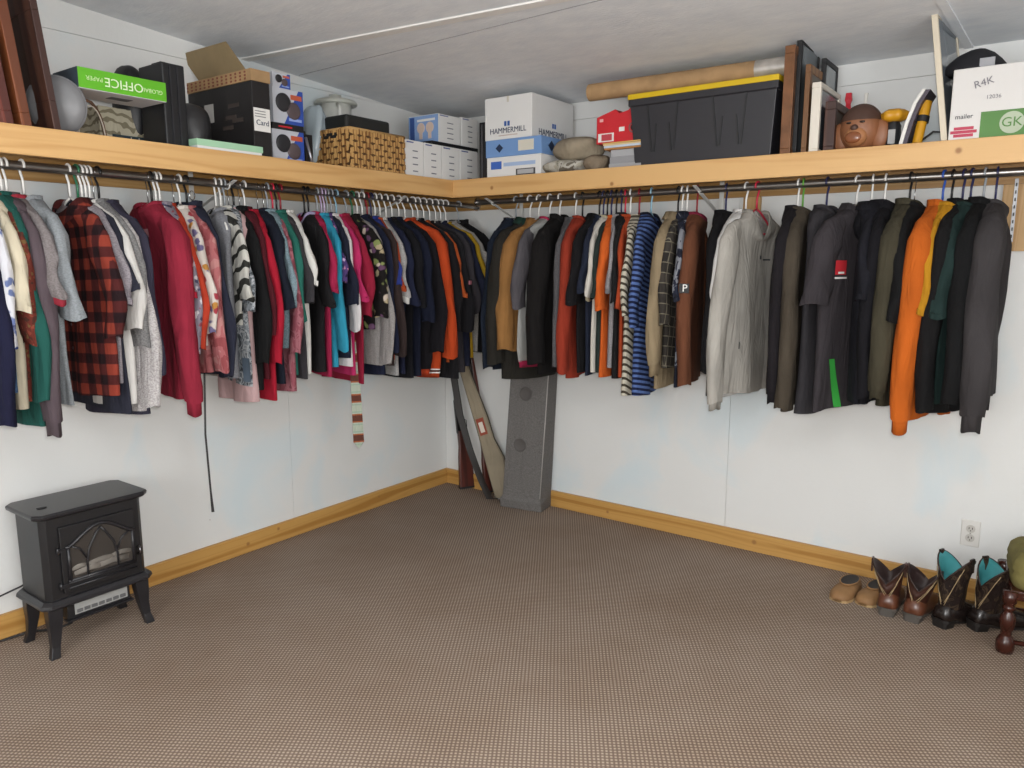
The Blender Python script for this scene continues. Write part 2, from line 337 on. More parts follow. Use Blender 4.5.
def bracket(loc, rz, label):
    o = thing('shelf_bracket', label, 'bracket', loc, rz)          # local +x points into the room, z=0 at shelf underside
    boxo('wall_plate', 0.0225, 0.0255, -0.011, 0.011, -0.21, -0.002, BRM, o)
    boxo('arm', 0.0225, 0.36, -0.011, 0.011, -0.006, -0.002, BRM, o)
    M = Matrix.Translation((0.024, 0, -0.185)) @ Matrix.Rotation(-math.atan2(0.12, 0.325), 4, 'Y')
    MB().box(0, 0.346, -0.009, 0.009, -0.0015, 0.0015, M).obj('brace', BRM, o)
    ru = RU if rz == 0 else -RV
    MB().tube([(ru+0.02*math.cos(a), 0, RZ-(ZS-0.018)+0.02*math.sin(a)) for a in [PI*(0.95+k/8*1.1) for k in range(9)]], 0.003, 6).obj('rod_hook', BRM, o)
bracket((0, -1.68, ZS-0.018), 0, 'white metal shelf brace beside the grey sleeveless top')
bracket((0, -0.68, ZS-0.018), 0, 'white metal shelf brace among the packed white hangers')
bracket((0.61, 0, ZS-0.018), -PI/2, 'white metal shelf brace in the corner above the olive jacket')
bracket((1.78, 0, ZS-0.018), -PI/2, 'white metal shelf brace beside the brown long sleeved shirt')
o = thing('metal_standard', 'slotted chrome shelf standard screwed to the wooden cleat', 'bracket', (2.955, -0.0205, 1.49))
boxo('strip', -0.006, 0.006, -0.009, 0, 0, 0.24, plain('#8f9092', 0.45, 0.8), o)
for k in range(8): boxo('slot', -0.0025, 0.0025, -0.0095, -0.0088, 0.015+k*0.028, 0.028+k*0.028, plain('#303030', 0.6), o)

# ------------------------------------------------------------------ hangers
HM = {'w': ('white plastic', plain('#e8e6e2', 0.4)), 'b': ('black plastic', plain('#18181a', 0.4)), 'n': ('dark blue plastic', plain('#2a2c52', 0.4)),
      'B': ('bright blue plastic', plain('#2f56b0', 0.4)), 'g': ('green plastic', plain('#2c6a4c', 0.4)), 'G': ('lime green plastic', plain('#5f9a3c', 0.4)), 'r': ('pinkish red plastic', plain('#c22c44', 0.4)),
      'R': ('dark red plastic', plain('#8c1f2b', 0.4)), 'k': ('tan wooden', plain('#a5714a', 0.5)), 'c': ('grey plastic', plain('#9a9fa4', 0.35)),
      't': ('light blue plastic', plain('#8db4c8', 0.4)), 'x': ('silver wire', plain('#b9b9bb', 0.25, 1.0)), 'p': ('lavender plastic', plain('#b9a6c4', 0.4))}
def hanger_mesh(wire):
    r = 0.0016 if wire else 0.0042; m = MB(); hr = RR + r + 0.0012
    pts = [(hr*math.cos(a), 0, hr*math.sin(a)) for a in [PI*(-0.12+1.2*k/14) for k in range(15)]]
    pts += [(-hr*0.62, 0, -hr*1.15), (-0.004, 0, -0.040), (0, 0, -0.052), (0, 0, -0.096)]
    m.tube(pts, r, 6)
    for s in (-1, 1):
        m.tube([(0, 0, -0.094), (s*0.03, 0, -0.106), (s*0.09, 0, -0.142), (s*0.140, 0, -0.178), (s*0.148, 0, -0.190), (s*0.135, 0, -0.198), (0, 0, -0.200)], r, 6)
    return m.mesh('hanger', True)
HMESH = {}
def hanger(code, loc, rz, short):
    k = code
    if k not in HMESH:
        HMESH[k] = hanger_mesh(code == 'x'); HMESH[k].materials.append(HM[code][1])
    o = bpy.data.objects.new('clothes_hanger', HMESH[k]); COL.objects.link(o); o.location = loc; o.rotation_euler = (0, 0, rz)
    words = (HM[code][0]+' hanger holding the '+short).split()
    tag(o, ' '.join(words[:16]), 'hanger', 'clothes hangers on the closet rods'); return o

# ------------------------------------------------------------------ garments
def sgnpow(x, p): return math.copysign(abs(x)**p, x)
class Shape: pass
def build_garment(root, fs, W, zh, ze, mat, smat, cmat, th, bt, A, collar, dip, cuff, hem, rnd, tuck=True, sw=1.0, hemw=1.0):
    """fs: side of the front (-1/+1 along local y); zh hem, ze sleeve end (None = sleeveless); th/bt half thickness of sleeve/body"""
    nd = rnd.uniform(0.0, 0.02); nw = rnd.uniform(0.052, 0.078); zn = -0.098-nd*0.7; zs = -0.178-nd*0.5; N = 34; W -= 0.012
    p1, p2, k1, k2 = rnd.uniform(0, 6), rnd.uniform(0, 6), rnd.uniform(20, 30), rnd.uniform(40, 55)
    L = zs - zh
    def fold(u, z):
        q = max(0.0, min(1.0, (zs-z)/max(L, 0.1)))
        return A*(q**0.8)*(math.sin(k1*u+p1+1.3*q)+0.55*math.sin(k2*u+p2-2*q))
    rows = [(zn, nw, 0.044), (zn-0.010, nw+0.018, 0.046), (zn-0.028, max(0.112, nw+0.036), 0.046), (zn-0.052, W*0.80, 0.040), (zs-0.004, W*0.97, bt*1.1), (zs-0.035, W, bt)]
    for j in range(1, 11):
        q = j/10; z = zs-0.035+(zh-zs+0.035)*q
        rows.append((z, W*(1+(hemw-1)*q)+0.006*math.sin(q*7+p1), bt*(1+0.25*math.sin(q*3.0+p2))))
    if hem:
        z, w_, t_ = rows[-1]; rows[-1] = (z, w_*0.95, t_*0.9)
    rings = []
    for j, (z, w_, t_) in enumerate(rows):
        ring = []
        for i in range(N):
            a = 2*PI*i/N; cu = math.cos(a); sv = math.sin(a)
            u = w_*sgnpow(cu, 0.82); v = t_*sgnpow(sv, 0.75)
            fr = max(0.0, sv*fs); ztop = zn - dip*(fr**1.5 if collar != 'v' else (max(0.0, 1-abs(cu)) if sv*fs > 0 else 0.0)) + 0.008*(1-abs(cu))*(sv*fs < 0)
            zz = min(z, ztop - j*0.003)
            zz += 0.008*math.sin(9*u+p2)*(j == len(rows)-1)
            ring.append((u, v+fold(u, zz), zz))
        rings.append(ring)
    MB().loft(rings).obj('body', mat, root, True)
    # neck band or collar
    top = rings[0]
    cx = [Vector(p) for p in top]
    def off(p, k, dz): return (p.x*k, p.y*k, p.z+dz)
    if collar in ('band', 'v'):
        MB().loft([[off(p, 1.06, -0.004) for p in cx], [off(p, 1.04, 0.010) for p in cx], [off(p, 0.94, 0.011) for p in cx], [off(p, 0.93, -0.004) for p in cx]]).obj('collar', cmat, root, True)
    elif collar == 'fold':
        MB().loft([[off(p, 0.96, -0.008) for p in cx], [off(p, 0.98, 0.014) for p in cx], [off(p, 1.10, 0.016) for p in cx], [off(p, 1.42, -0.018-0.02*(p.y*fs > 0.02)) for p in cx]]).obj('collar', cmat, root, True)
    elif collar == 'stand':
        MB().loft([[off(p, 1.02, -0.008) for p in cx], [off(p, 1.04, 0.022) for p in cx], [off(p, 0.92, 0.023) for p in cx], [off(p, 0.9, -0.004) for p in cx]]).obj('collar', cmat, root, True)
    elif collar == 'hood':
        bs = -fs; rr = []
        for j in range(7):
            q = j/6; ring = []
            for i in range(14):
                a = 2*PI*i/14
                ring.append((0.10*math.sin(PI*(0.12+0.85*q))*math.cos(a)*1.05, bs*(0.045+0.03*math.sin(PI*q))+0.034*math.sin(PI*(0.1+0.85*q))*math.sin(a), zn+0.022-0.19*q))
            rr.append(ring)
        MB().loft(rr, True, True).obj('hood', cmat, root, True)
        MB().loft([[off(p, 1.1, -0.006) for p in cx], [off(p, 1.16, 0.028) for p in cx], [off(p, 0.95, 0.024) for p in cx]]).obj('collar', cmat, root, True)
    # sleeves
    out = Shape(); out.fold = fold; out.rows = rows; out.W = W; out.bt = bt
    if ze is not None:
        for s in (1, -1):
            k = 1.0 if s > 0 else 0.72; M_ = 12; rr = []; long_ = (zs-ze) > 0.36
            for j in range(M_+1):
                q = j/M_
                if j == 0: u, z, nu, nz = W-0.085, zs+0.016, 0.45, 0.80
                elif j == 1: u, z, nu, nz = W-0.042, zs-0.018, 0.62, 0.72
                elif j == 2: u, z, nu, nz = W-0.010*k, zs-0.068, 0.9, 0.42
                else:
                    qq = (j-2)/(M_-2); z = zs-0.068+(ze-zs+0.068)*qq
                    u = W+(-0.010+(0.062*min(1.0, qq*1.6)-0.012*max(0, qq-0.6) if long_ else 0.060*qq))*k; nu, nz = 1, 0
                su = (0.034, 0.052, 0.060)[min(j, 2)]*k*sw; tv = th*(0.62, 0.8, 1.0)[min(j, 2)]
                if long_ and j > 4: tp = 1-0.28*((j-4)/(M_-4)); su *= tp; tv *= 1-0.2*((j-4)/(M_-4))
                if not long_ and j > 2: su *= 1+0.14*(j-2)/(M_-2); tv *= 1-0.15*(j-2)/(M_-2)
                wob = 0.006*math.sin(7*q+p1+s)
                ring = []
                for i in range(18):
                    a = 2*PI*i/18; cu = math.cos(a); sv = sgnpow(math.sin(a), 0.85)
                    wr = 1+0.06*math.sin(3*a+9*q+p2)+0.05*math.sin(5*a-14*q+p1)
                    ring.append((s*(u+wob*k+su*cu*nu*wr), tv*sv*wr+fs*0.004+wob, z+su*cu*nz*(1 if j < 3 else 0)+(0.006*math.sin(a*2+p1) if j == M_ else 0)))
                rr.append(ring)
            if cuff:
                cen = Vector((sum(p[0] for p in rr[-1])/18, sum(p[1] for p in rr[-1])/18, ze))
                def sc(r0, f_, dz): return [(cen.x+(p[0]-cen.x)*f_, cen.y+(p[1]-cen.y)*f_, p[2]+dz) for p in r0]
                rr[-1] = sc(rr[-1], 0.9, 0.0)
            inner = [(p[0]*0.96+rr[-1][0][0]*0.04, p[1]*0.7, p[2]+0.02) for p in rr[-1]]
            so = MB().loft(rr if cuff else rr+[inner], True, not cuff).obj('sleeve', smat, root, True, sharp=1.1)
            if cuff:
                base = rr[-1]
                MB().loft([sc(base, 0.93, 0.012), sc(base, 0.80, -0.004), sc(base, 0.78, -cuff), sc(base, 0.62, -cuff), sc(base, 0.6, -cuff+0.02)], False, True).obj('cuff', cmat if cuff < 0.1 else cmat, so, True)
            if s > 0: out.sleeve = so; out.srings = rr
    if hem:
        last = [Vector(p) for p in rings[-1]]
        MB().loft([[(p.x*1.01, p.y*1.05, p.z+0.006) for p in last], [(p.x*0.97, p.y*0.95, p.z-0.01) for p in last], [(p.x*0.96, p.y*0.92, p.z-hem) for p in last], [(p.x*0.9, p.y*0.8, p.z-hem+0.004) for p in last]]).obj('waistband', cmat, root, True)
    def front(u, z, lift=0.004):
        for (z0, w0, t0), (z1, w1, t1) in zip(rows[:-1], rows[1:]):
            if z1 <= z <= z0: break
        q = (z0-z)/max(1e-6, z0-z1); w_ = w0+(w1-w0)*q; t_ = t0+(t1-t0)*q
        cu = min(0.995, abs(u)/w_)**(1/0.82); sv = math.sqrt(1-cu*cu)**0.75
        return Vector((u, fs*(t_*sv+lift)+fold(u, z), z))
    out.front = front
    return out
def patch(sh, root, name, u0, u1, z0, z1, mat, n=5, m=5, lift=0.004, slant=0.0):
    vs = []; fs_ = []
    for j in range(m+1):
        for i in range(n+1):
            z = z1+(z0-z1)*j/m; u = u0+(u1-u0)*i/n + slant*(z1-z); vs.append(sh.front(u, z, lift))
    for j in range(m):
        for i in range(n): a = j*(n+1)+i; fs_.append((a, a+1, a+n+2, a+n+1))
    return MB().add(vs, fs_).obj(name, mat, root, True)
S = lambda c_: cloth('solid', c_)
H = lambda a, b: cloth('heather', a, b)
SHAPES = {}
GN = {}
def wear(side, hook, e, name, W, se, be, mat, short, extra='', hang='w', th=0.024, bt=0.022, A=0.006, collar='band', dip=0.03, cuff=0, hem=0, smat=None, cmat=None, sw=1.0, hemw=1.0, cat=None):
    rnd = random.Random(ord(side)*100003+int(hook*7)*131+int(e))
    ue = W+0.082+0.3*th
    if side == 'L':
        P = onx(RU, hook, 172); base = Vector((RU, P.y, RZ)); fs = -1
        zf = lambda yy: onx(RU+W+0.02, e, yy).z-RZ
        def tip(ph): return base+Vector((ue*math.cos(ph), ue*math.sin(ph), -0.43))
        lo, hi = -0.5, 1.25; rz0 = 0
    else:
        P = ony(RV, hook, 182); base = Vector((P.x, RV, RZ)); fs = 1
        zf = lambda yy: ony(RV-W-0.02, e, yy).z-RZ
        def tip(ph): return base+Vector((-ue*math.sin(ph), -ue*math.cos(ph), -0.43))
        lo, hi = -0.5, 1.25; rz0 = -PI/2
    sg = 1 if side == 'L' else -1
    f = lambda ph: sg*(proj(tip(ph))[0]-e)
    a, b = lo, hi
    for _ in range(40):
        m = (a+b)/2
        if f(m) < 0: a = m
        else: b = m
    ph = (a+b)/2; rz = rz0 + sg*ph
    lab = (short+' '+extra).strip()
    root = thing(name, lab, cat or name.replace('_', ' '), base, rz, 'clothes on the closet rods')
    zh = zf(be); ze = None if se is None else zf(se)
    if cuff and ze is not None: ze += cuff
    if hem: zh += hem
    SHAPES[short] = (build_garment(root, fs, W, zh, ze, mat, smat or mat, cmat or mat, th, bt, A, collar, dip, cuff, hem, rnd, sw=sw, hemw=hemw), root, fs)
    hanger(hang, base, rz, short)
    GN[short] = (side, round(base.y if side == 'L' else base.x, 3), round(math.degrees(ph), 1), round(zh, 2))
    return SHAPES[short]
def wall_row():
    L = 'L'; R = 'R'
    navy = S('#1c2136'); black = S('#151416'); black2 = S('#1b1a1d'); char = S('#3e3a3e')
    # ---- along the wall with the wicker basket shelf
    wear(L, -42, 4, 'dress', .20, 425, 430, S('#1b1c38'), 'long navy blue dress', 'hanging at the end of the rod near the black stove', 'b', th=.03)
    wear(L, -32, 14, 'blouse', .19, 346, 352, cloth('floral', '#dfe0e6', '#6f7fb4', '#dfe0e6', '#3b4a86', s=1.2), 'white blouse with blue flower print', 'next to the long navy dress', 'b', th=.022)
    wear(L, -27, 18, 'shirt', .20, None, 395, cloth('heather', '#4a6c96', '#37557c'), 'faded denim blue shirt', 'behind the blue flower print blouse', 'w')
    wear(L, -20, 30, 't_shirt', .20, 311, 412, cloth('solid', '#d9cdb0'), 'cream short sleeved shirt', 'beside the rust printed blouse', 'b', sw=1.0)
    wear(L, -13, 36, 'blouse', .19, 343, 405, cloth('floral', '#6e2c22', '#8f4030', '#4d2a20', '#7a5c34', s=2), 'rust brown printed blouse', 'between the cream shirt and the green one', 'r')
    wear(L, -8, 41, 'shirt', .20, 400, 431, S('#1e5a50'), 'teal green long shirt', 'hanging low beside the plum grey sweatshirt', 'b', th=.026)
    wear(L, 0, 52, 'sweatshirt', .20, 435, 426, S('#5e5056'), 'plum grey sweatshirt with long drooping sleeve', '', 'w', th=.032, cuff=.05)
    o = wear(L, 5, 64, 't_shirt', .21, 304, 420, H('#8d8585', '#7c7474'), 'warm grey shirt with red cuffs', '', 'w', th=.024, cuff=.022, cmat=S('#b03040'))
    wear(L, 22, 78, 't_shirt', .21, 318, 406, H('#9aa0a4', '#8a9094'), 'pale heather grey shirt', 'in front of the red plaid shirt', 'w', th=.03, dip=.05, A=.009)
    pl = cloth('plaid', '#9c3a2a', '#56201e', '#261418', s=4.3)
    wear(L, 68, 122, 'flannel_shirt', .225, 336, 398, pl, 'red and black plaid flannel shirt', 'open at the collar', 'w', th=.026, A=.010, collar='fold', dip=.055, sw=1.1)
    wear(L, 76, 132, 't_shirt', .205, 304, 382, H('#a8a0a6', '#8f878e'), 'lavender grey t-shirt', 'right behind the red plaid shirt', 'g', th=.02)
    wear(L, 80, 136, 't_shirt', .20, 290, 413, S('#2c2d3c'), 'slate navy t-shirt', 'between the lavender grey and white shirts', 'w', th=.02)
    wear(L, 84, 144, 'shirt', .205, 328, 405, S('#dcd8d2'), 'white button shirt', 'beside the lavender grey t-shirt', 'w', th=.022)
    wear(L, 88, 149, 'sweater', .20, 345, 382, H('#8b8a8a', '#6d6c6c'), 'mid grey knit sweater', 'under the white button shirt', 'w', th=.02)
    wear(L, 92, 155, 'sweater', .20, 405, 410, cloth('heather', '#cfcac8', '#a8a2a2'), 'speckled white long sleeved sweater', 'before the crimson sweatshirt', 'x', th=.024)
    wear(L, 97, 160, 'sweater', .20, 372, 416, S('#343243'), 'dusky navy sweater', 'against the crimson sweatshirt', 'b', th=.02)
    o = wear(L, 146, 193, 'sweatshirt', .225, 414, 398, S('#9c2238'), 'crimson sweatshirt with embroidered chest', '', 'x', th=.04, bt=.026, A=.008, cuff=.05)
    wear(L, 150, 196, 'blouse', .19, 296, 350, cloth('floral', '#a3172c', '#c2384a', '#8c1224', '#d2868c', s=1.3), 'ruby red satin blouse', 'with faint flowers', 'b', th=.02)
    wear(L, 154, 200, 'blouse', .19, 352, 392, cloth('floral', '#8d8492', '#cfc8cf', '#4c4864', '#9c4a56', '#d9d2d4', s=1.6), 'mauve and white speckled blouse', 'beside the vermilion blouse', 'w', th=.018)
    wear(L, 158, 206, 'blouse', .19, 348, 396, S('#c23a22'), 'vermilion orange blouse', 'beside the white flowered one', 'w', th=.022)
    wear(L, 172, 215, 'blouse', .19, 332, 345, cloth('floral', '#ded4ca', '#b33a48', '#6f6590', '#ded4ca', '#c78a3c', s=1.0), 'white blouse with red and violet flowers', '', 'x', th=.02)
    wear(L, 178, 224, 'blouse', .19, 370, 373, cloth('camo', '#a04c50', '#b8686a', '#c58482', s=.7), 'dusty rose printed blouse', 'beside the dark cardigan', 'w', th=.022)
    wear(L, 185, 231, 'cardigan', .19, 375, 376, S('#272a3a'), 'ink blue long cardigan', 'next to the grey sleeveless top', 'b', th=.02, collar='stand')
    wear(L, 214, 238, 'top', .165, None, 378, H('#8e8f95', '#7e7f86'), 'plain grey sleeveless top', 'by the white shelf brace', 'w', bt=.03, A=.009, dip=.05, cat='shirt')
    wear(L, 219, 252, 'blouse', .185, 300, 326, cloth('zebra', '#cfccc4', '#33322f', rot=.4), 'zebra striped white and black blouse', '', 'w', th=.018, dip=.05)
    wear(L, 223, 254, 't_shirt', .18, 310, 388, cloth('camo', '#4c5257', '#8d949a', '#b9bdc1', '#6c7379', s=1.6), 'grey camouflage print top', 'below the zebra striped blouse', 'c', th=.016)
    wear(L, 227, 261, 'dress', .18, None, 404, S('#cfa9a8'), 'pale pink long dress', 'showing below the black cardigan', 'x', bt=.03, A=.012)
    wear(L, 232, 268, 'cardigan', .19, 362, 392, black, 'black ribbed cardigan', 'beside the bright red shirts', 'b', th=.026, collar='stand')
    wear(L, 238, 274, 'sweater', .19, 335, 378, S('#54151f'), 'wine red sweater', 'against the black ribbed cardigan', 'x', th=.018)
    wear(L, 243, 281, 'shirt', .195, 362, 400, S('#b5142c'), 'bright red long shirt', 'behind the wine red sweater', 'w', th=.022)
    wear(L, 256, 290, 't_shirt', .195, 308, 383, S('#191d2c'), 'midnight navy t-shirt', 'beside the bright red long shirt', 'x', th=.026)
    wear(L, 262, 296, 'shirt', .19, 306, 350, cloth('heather', '#8ba3ad', '#71878f'), 'washed blue chambray shirt', 'next to the midnight navy t-shirt', 'x', th=.018)
    wear(L, 266, 300, 'blouse', .19, 352, 392, cloth('camo', '#a0525f', '#b06a74', '#8a4450', s=.9), 'mauve rose blouse', 'between the chambray and emerald shirts', 'c', th=.02)
    wear(L, 271, 305, 't_shirt', .19, 320, 375, S('#256e60'), 'emerald green t-shirt', 'by the mauve rose blouse', 'r', th=.022)
    wear(L, 275, 313, 't_shirt', .195, 302, 380, S('#3a383c'), 'charcoal t-shirt', 'beside the emerald green t-shirt', 'b', th=.02)
    wear(L, 279, 318, 't_shirt', .195, 285, 376, S('#e4e1db'), 'small white t-shirt', 'behind the black scoop neck top', 'R', th=.02)
    wear(L, 303, 332, 'top', .20, 306, 372, black2, 'black scoop neck top', 'with lilac lining at the neck', 'b', th=.02, bt=.03, A=.009, dip=.07, cmat=S('#a49ac0'), cat='shirt')
    wear(L, 307, 338, 't_shirt', .20, 292, 376, S('#b01e48'), 'raspberry pink t-shirt', 'next to the black scoop neck top', 'b', th=.024)
    wear(L, 316, 345, 'shirt', .19, 350, 368, S('#2b9ec0'), 'turquoise long sleeved shirt', '', 'c', th=.02)
    wear(L, 320, 348, 'blouse', .19, 282, 350, cloth('floral', '#57407c', '#c9a8d2', '#2c2850', '#d890b8', s=1.7), 'purple flowered blouse', 'next to the turquoise shirt', 'p', th=.016)
    wear(L, 323, 357, 't_shirt', .195, 304, 360, S('#1e2234'), 'blue black t-shirt', 'next to the purple flowered blouse', 'p', th=.022)
    wear(L, 326, 359, 'blouse', .19, 330, 368, S('#e2dcdc'), 'crinkled white blouse', 'between blue black and fuchsia shirts', 'c', th=.018)
    wear(L, 330, 365, 't_shirt', .195, 300, 374, S('#c42560'), 'fuchsia pink t-shirt', 'above the striped necktie', 'c', th=.02)
    wear(L, 335, 374, 't_shirt', .20, 315, 384, S('#9c1836'), 'cherry red t-shirt', 'against the black flowered blouse', 't', th=.024)
    wear(L, 345, 389, 'blouse', .205, 316, 330, cloth('floral', '#191616', '#b9a884', '#6d4a6a', '#8d9a58', '#d9c6b4', s=1.0), 'black blouse with cream and purple roses', '', 'c', th=.026)
    wear(L, 351, 392, 'shirt', .20, 362, 366, H('#a5a09e', '#938e8c'), 'stone grey long sleeved shirt', 'beside the rose print blouse', 'g', th=.018)
    wear(L, 356, 397, 'shirt', .20, 350, 374, S('#1a1f38'), 'dark indigo shirt', 'between stone grey and brown shirts', 'w', th=.018)
    wear(L, 361, 405, 'shirt', .205, 354, 366, S('#352826'), 'dark chocolate brown shirt', '', 'w', th=.022)
    wear(L, 366, 402, 't_shirt', .195, 285, 360, S('#2a3a8c'), 'royal blue t-shirt', 'behind the chocolate brown shirt', 'R', th=.014)
    wear(L, 370, 404, 't_shirt', .195, 290, 360, S('#c24a20'), 'burnt orange t-shirt', 'behind the royal blue one', 'n', th=.014)
    wear(L, 374, 409, 'shirt', .20, 302, 374, H('#b2b0ae', '#9d9b99'), 'silver grey shirt with white cuffs', '', 'w', th=.02, cuff=.03, cmat=S('#e2e0da'))
    wear(L, 379, 417, 't_shirt', .205, 304, 372, S('#1b213a'), 'deep navy t-shirt', 'beside the silver grey shirt', 'w', th=.024)
    wear(L, 385, 426, 't_shirt', .21, 306, 377, S('#131318'), 'jet black t-shirt', 'between two navy t-shirts', 'w', th=.026)
    wear(L, 391, 435, 't_shirt', .21, 320, 375, S('#151a2e'), 'dark navy t-shirt', 'before the black and orange jacket', 'w', th=.026)
    wear(L, 398, 446, 'jacket', .21, 350, 376, S('#17141a'), 'black jacket with orange hem and piping', '', 'w', th=.024, hem=.03, cmat=S('#c8401c'))
    o = wear(L, 404, 457, 'jacket', .215, 356, 375, S('#cc4418'), 'bright orange varsity jacket with striped waistband', '', 'w', th=.034, bt=.028, hem=.05, cmat=S('#c9461e'))
    wear(L, 412, 463, 't_shirt', .21, 330, 374, S('#191719'), 'soft black t-shirt', 'between orange jacket and orange tee', 'w', th=.02)
    wear(L, 417, 465, 't_shirt', .205, 296, 360, S('#b8501f'), 'rusty orange t-shirt', 'behind the soft black one', 'w', th=.018)
    wear(L, 423, 474, 't_shirt', .205, 330, 376, S('#1f1e22'), 'black graphic t-shirt', 'with small pink badge', 'w', th=.022)
    wear(L, 429, 480, 't_shirt', .205, 312, 372, S('#38353a'), 'graphite grey t-shirt', 'next to the navy one in the corner', 'w', th=.022)
    wear(L, 435, 485, 't_shirt', .205, 305, 366, S('#20243a'), 'ink navy t-shirt', 'next to the mustard one in the corner', 'w', th=.02)
    wear(L, 440, 489, 't_shirt', .205, 282, 355, S('#b28c1a'), 'mustard yellow t-shirt', 'in the corner', 'w', th=.02)
    wear(L, 445, 493, 't_shirt', .205, 266, 350, H('#a6a29c', '#918d88'), 'ash grey t-shirt', 'in the corner behind the mustard one', 'w', th=.016)
    wear(L, 458, 502, 'jacket', .21, 330, 350, S('#151517'), 'black zip jacket', 'deep in the corner', 'c', th=.03, collar='stand')
    # ---- along the wall with the tote shelf
    wear(R, 516, 481, 'shirt', .20, 366, 368, cloth('heather', '#1c2636', '#161e2c'), 'dark denim shirt', 'at the corner behind the olive jacket', 'c', th=.02)
    wear(R, 530, 486, 'jacket', .235, 362, 380, S('#2a2722'), 'blackish olive padded jacket with green collar', '', 'w', th=.045, bt=.04, A=.006, collar='fold', cmat=S('#1e3d33'), hemw=.95)
    wear(R, 539, 496, 'jacket', .225, 348, 352, S('#9c6c38'), 'tan canvas work jacket', '', 'w', th=.045, bt=.03, collar='fold')
    wear(R, 550, 511, 'sweatshirt', .22, 308, 366, S('#a7a7a4'), 'light grey sweatshirt with magenta hem', '', 'w', th=.026, hem=.03, hemw=1.28, smat=S('#58555a'), cmat=S('#b3204c'))
    wear(R, 560, 529, 'fleece_jacket', .22, 362, 376, S('#171415'), 'black fleece jacket', 'beside the tan work jacket', 'w', th=.05, bt=.035, collar='stand', cat='jacket')
    wear(R, 576, 553, 'shirt', .205, 366, 372, H('#5f5e60', '#504f51'), 'pewter grey shirt', 'between the black fleece and the brick red shirt', 'w', th=.022)
    wear(R, 583, 559, 'shirt', .21, 372, 378, S('#a33420'), 'brick red long shirt', '', 'b', th=.032, A=.01)
    wear(R, 600, 568, 'polo_shirt', .215, 304, 372, S('#161517'), 'black polo shirt', 'beside the brick red long shirt', 'b', th=.028, collar='fold')
    wear(R, 604, 579, 't_shirt', .205, 292, 376, S('#20263a'), 'steel navy t-shirt', 'behind the black polo shirt', 'n', th=.022)
    wear(R, 608, 586, 't_shirt', .205, 300, 372, S('#dcd6ca'), 'white t-shirt with khaki cuffs', '', 'b', th=.018, cuff=.02, cmat=S('#b5a98c'))
    wear(R, 612, 592, 't_shirt', .205, 298, 375, S('#26332f'), 'bottle green t-shirt', 'beside the safety orange t-shirt', 'n', th=.02)
    wear(R, 617, 597, 't_shirt', .21, 309, 377, S('#e2601c'), 'safety orange t-shirt', 'next to the bottle green one', 'b', th=.026)
    wear(R, 622, 607, 't_shirt', .205, 292, 370, H('#a19da0', '#8d898c'), 'light ash t-shirt', 'next to the safety orange one', 'n', th=.016)
    wear(R, 626, 612, 't_shirt', .205, 302, 380, S('#1d1c1e'), 'faded black t-shirt', 'between ash and striped cream shirts', 'r', th=.02)
    wear(R, 631, 617, 't_shirt', .205, 308, 377, S('#b8431e'), 'reddish orange t-shirt', 'before the cream striped shirt', 'w', th=.016)
    wear(R, 640, 622, 'shirt', .21, 314, 398, cloth('stripe', '#cfc8b4', '#cfc8b4', '#4b4438', s=11, rot=.5), 'cream shirt with slanted dark stripes', '', 'R', th=.018)
    wear(R, 652, 631, 'shirt', .215, 326, 398, cloth('stripe', '#5470b0', '#1a2248', s=13.5, rot=0.22), 'blue and navy striped shirt', '', 't', th=.022, bt=.03, A=.010, dip=.06, cmat=S('#171a2c'))
    wear(R, 679, 650, 'shirt', .22, 374, 388, S('#9a8668'), 'khaki long sleeved shirt', '', 'b', th=.034, bt=.026, collar='fold', cuff=.05)
    wear(R, 683, 660, 'shirt', .21, 324, 370, cloth('panes', '#2e2a28', '#47403a', '#7c7462', rot=0.15), 'charcoal shirt with pale block print', '', 'w', th=.024, collar='fold')
    wear(R, 688, 675, 'shirt', .205, 300, 388, cloth('camo', '#20222f', '#262a3c', '#8d8f98', s=.8), 'navy shirt with white print band', '', 'w', th=.02, collar='fold')
    wear(R, 698, 683, 'shirt', .215, 384, 388, S('#70402a'), 'russet brown long sleeved shirt with letter patch', '', 'R', th=.036, bt=.026, cmat=S('#7a1c34'))
    wear(R, 727, 707, 'shirt', .21, 372, 396, S('#161417'), 'black long shirt', 'between the russet shirt and the pale windbreaker', 'n', th=.03)
    wear(R, 747, 710, 't_shirt', .205, 316, 400, S('#e4e2de'), 'plain white t-shirt', 'peeking out behind the pale windbreaker', 'w', th=.022, bt=.02)
    wear(R, 758, 711, 'windbreaker', .25, 408, 396, S('#b4aea6'), 'pale grey v-neck windbreaker', 'with small chest script', 'r', th=.034, bt=.03, A=.012, collar='v', dip=.12, cuff=.03, cmat=S('#9c978f'))
    wear(R, 799, 773, 'hoodie', .21, 402, 406, S('#1e1a1e'), 'black slim hoodie', 'beside the brown olive pullover', 'w', th=.03, cuff=.04)
    wear(R, 804, 786, 'pullover', .21, 408, 412, S('#4c4237'), 'brown olive pullover', 'beside the black slim hoodie', 'G', th=.036, bt=.03)
    wear(R, 828, 796, 'tank_top', .17, None, 414, S('#38363a'), 'dark slate garment', 'hidden between brown pullover and polo shirt', 'n', bt=.03, cat='shirt')
    wear(R, 858, 806, 'polo_shirt', .225, 304, 413, S('#3d383c'), 'charcoal polo shirt with red square logo', '', 'w', th=.045, bt=.034, A=.008, collar='fold', dip=.05, sw=1.1)
    wear(R, 873, 861, 'jersey', .20, 300, 408, S('#1c1d24'), 'black jersey with silver side panel', '', 'w', th=.03, bt=.03, collar='fold', cat='shirt')
    wear(R, 886, 866, 'hoodie', .21, 396, 408, S('#141318'), 'black zip hoodie', 'behind the moss green fleece', 'w', th=.03, bt=.03, collar='hood')
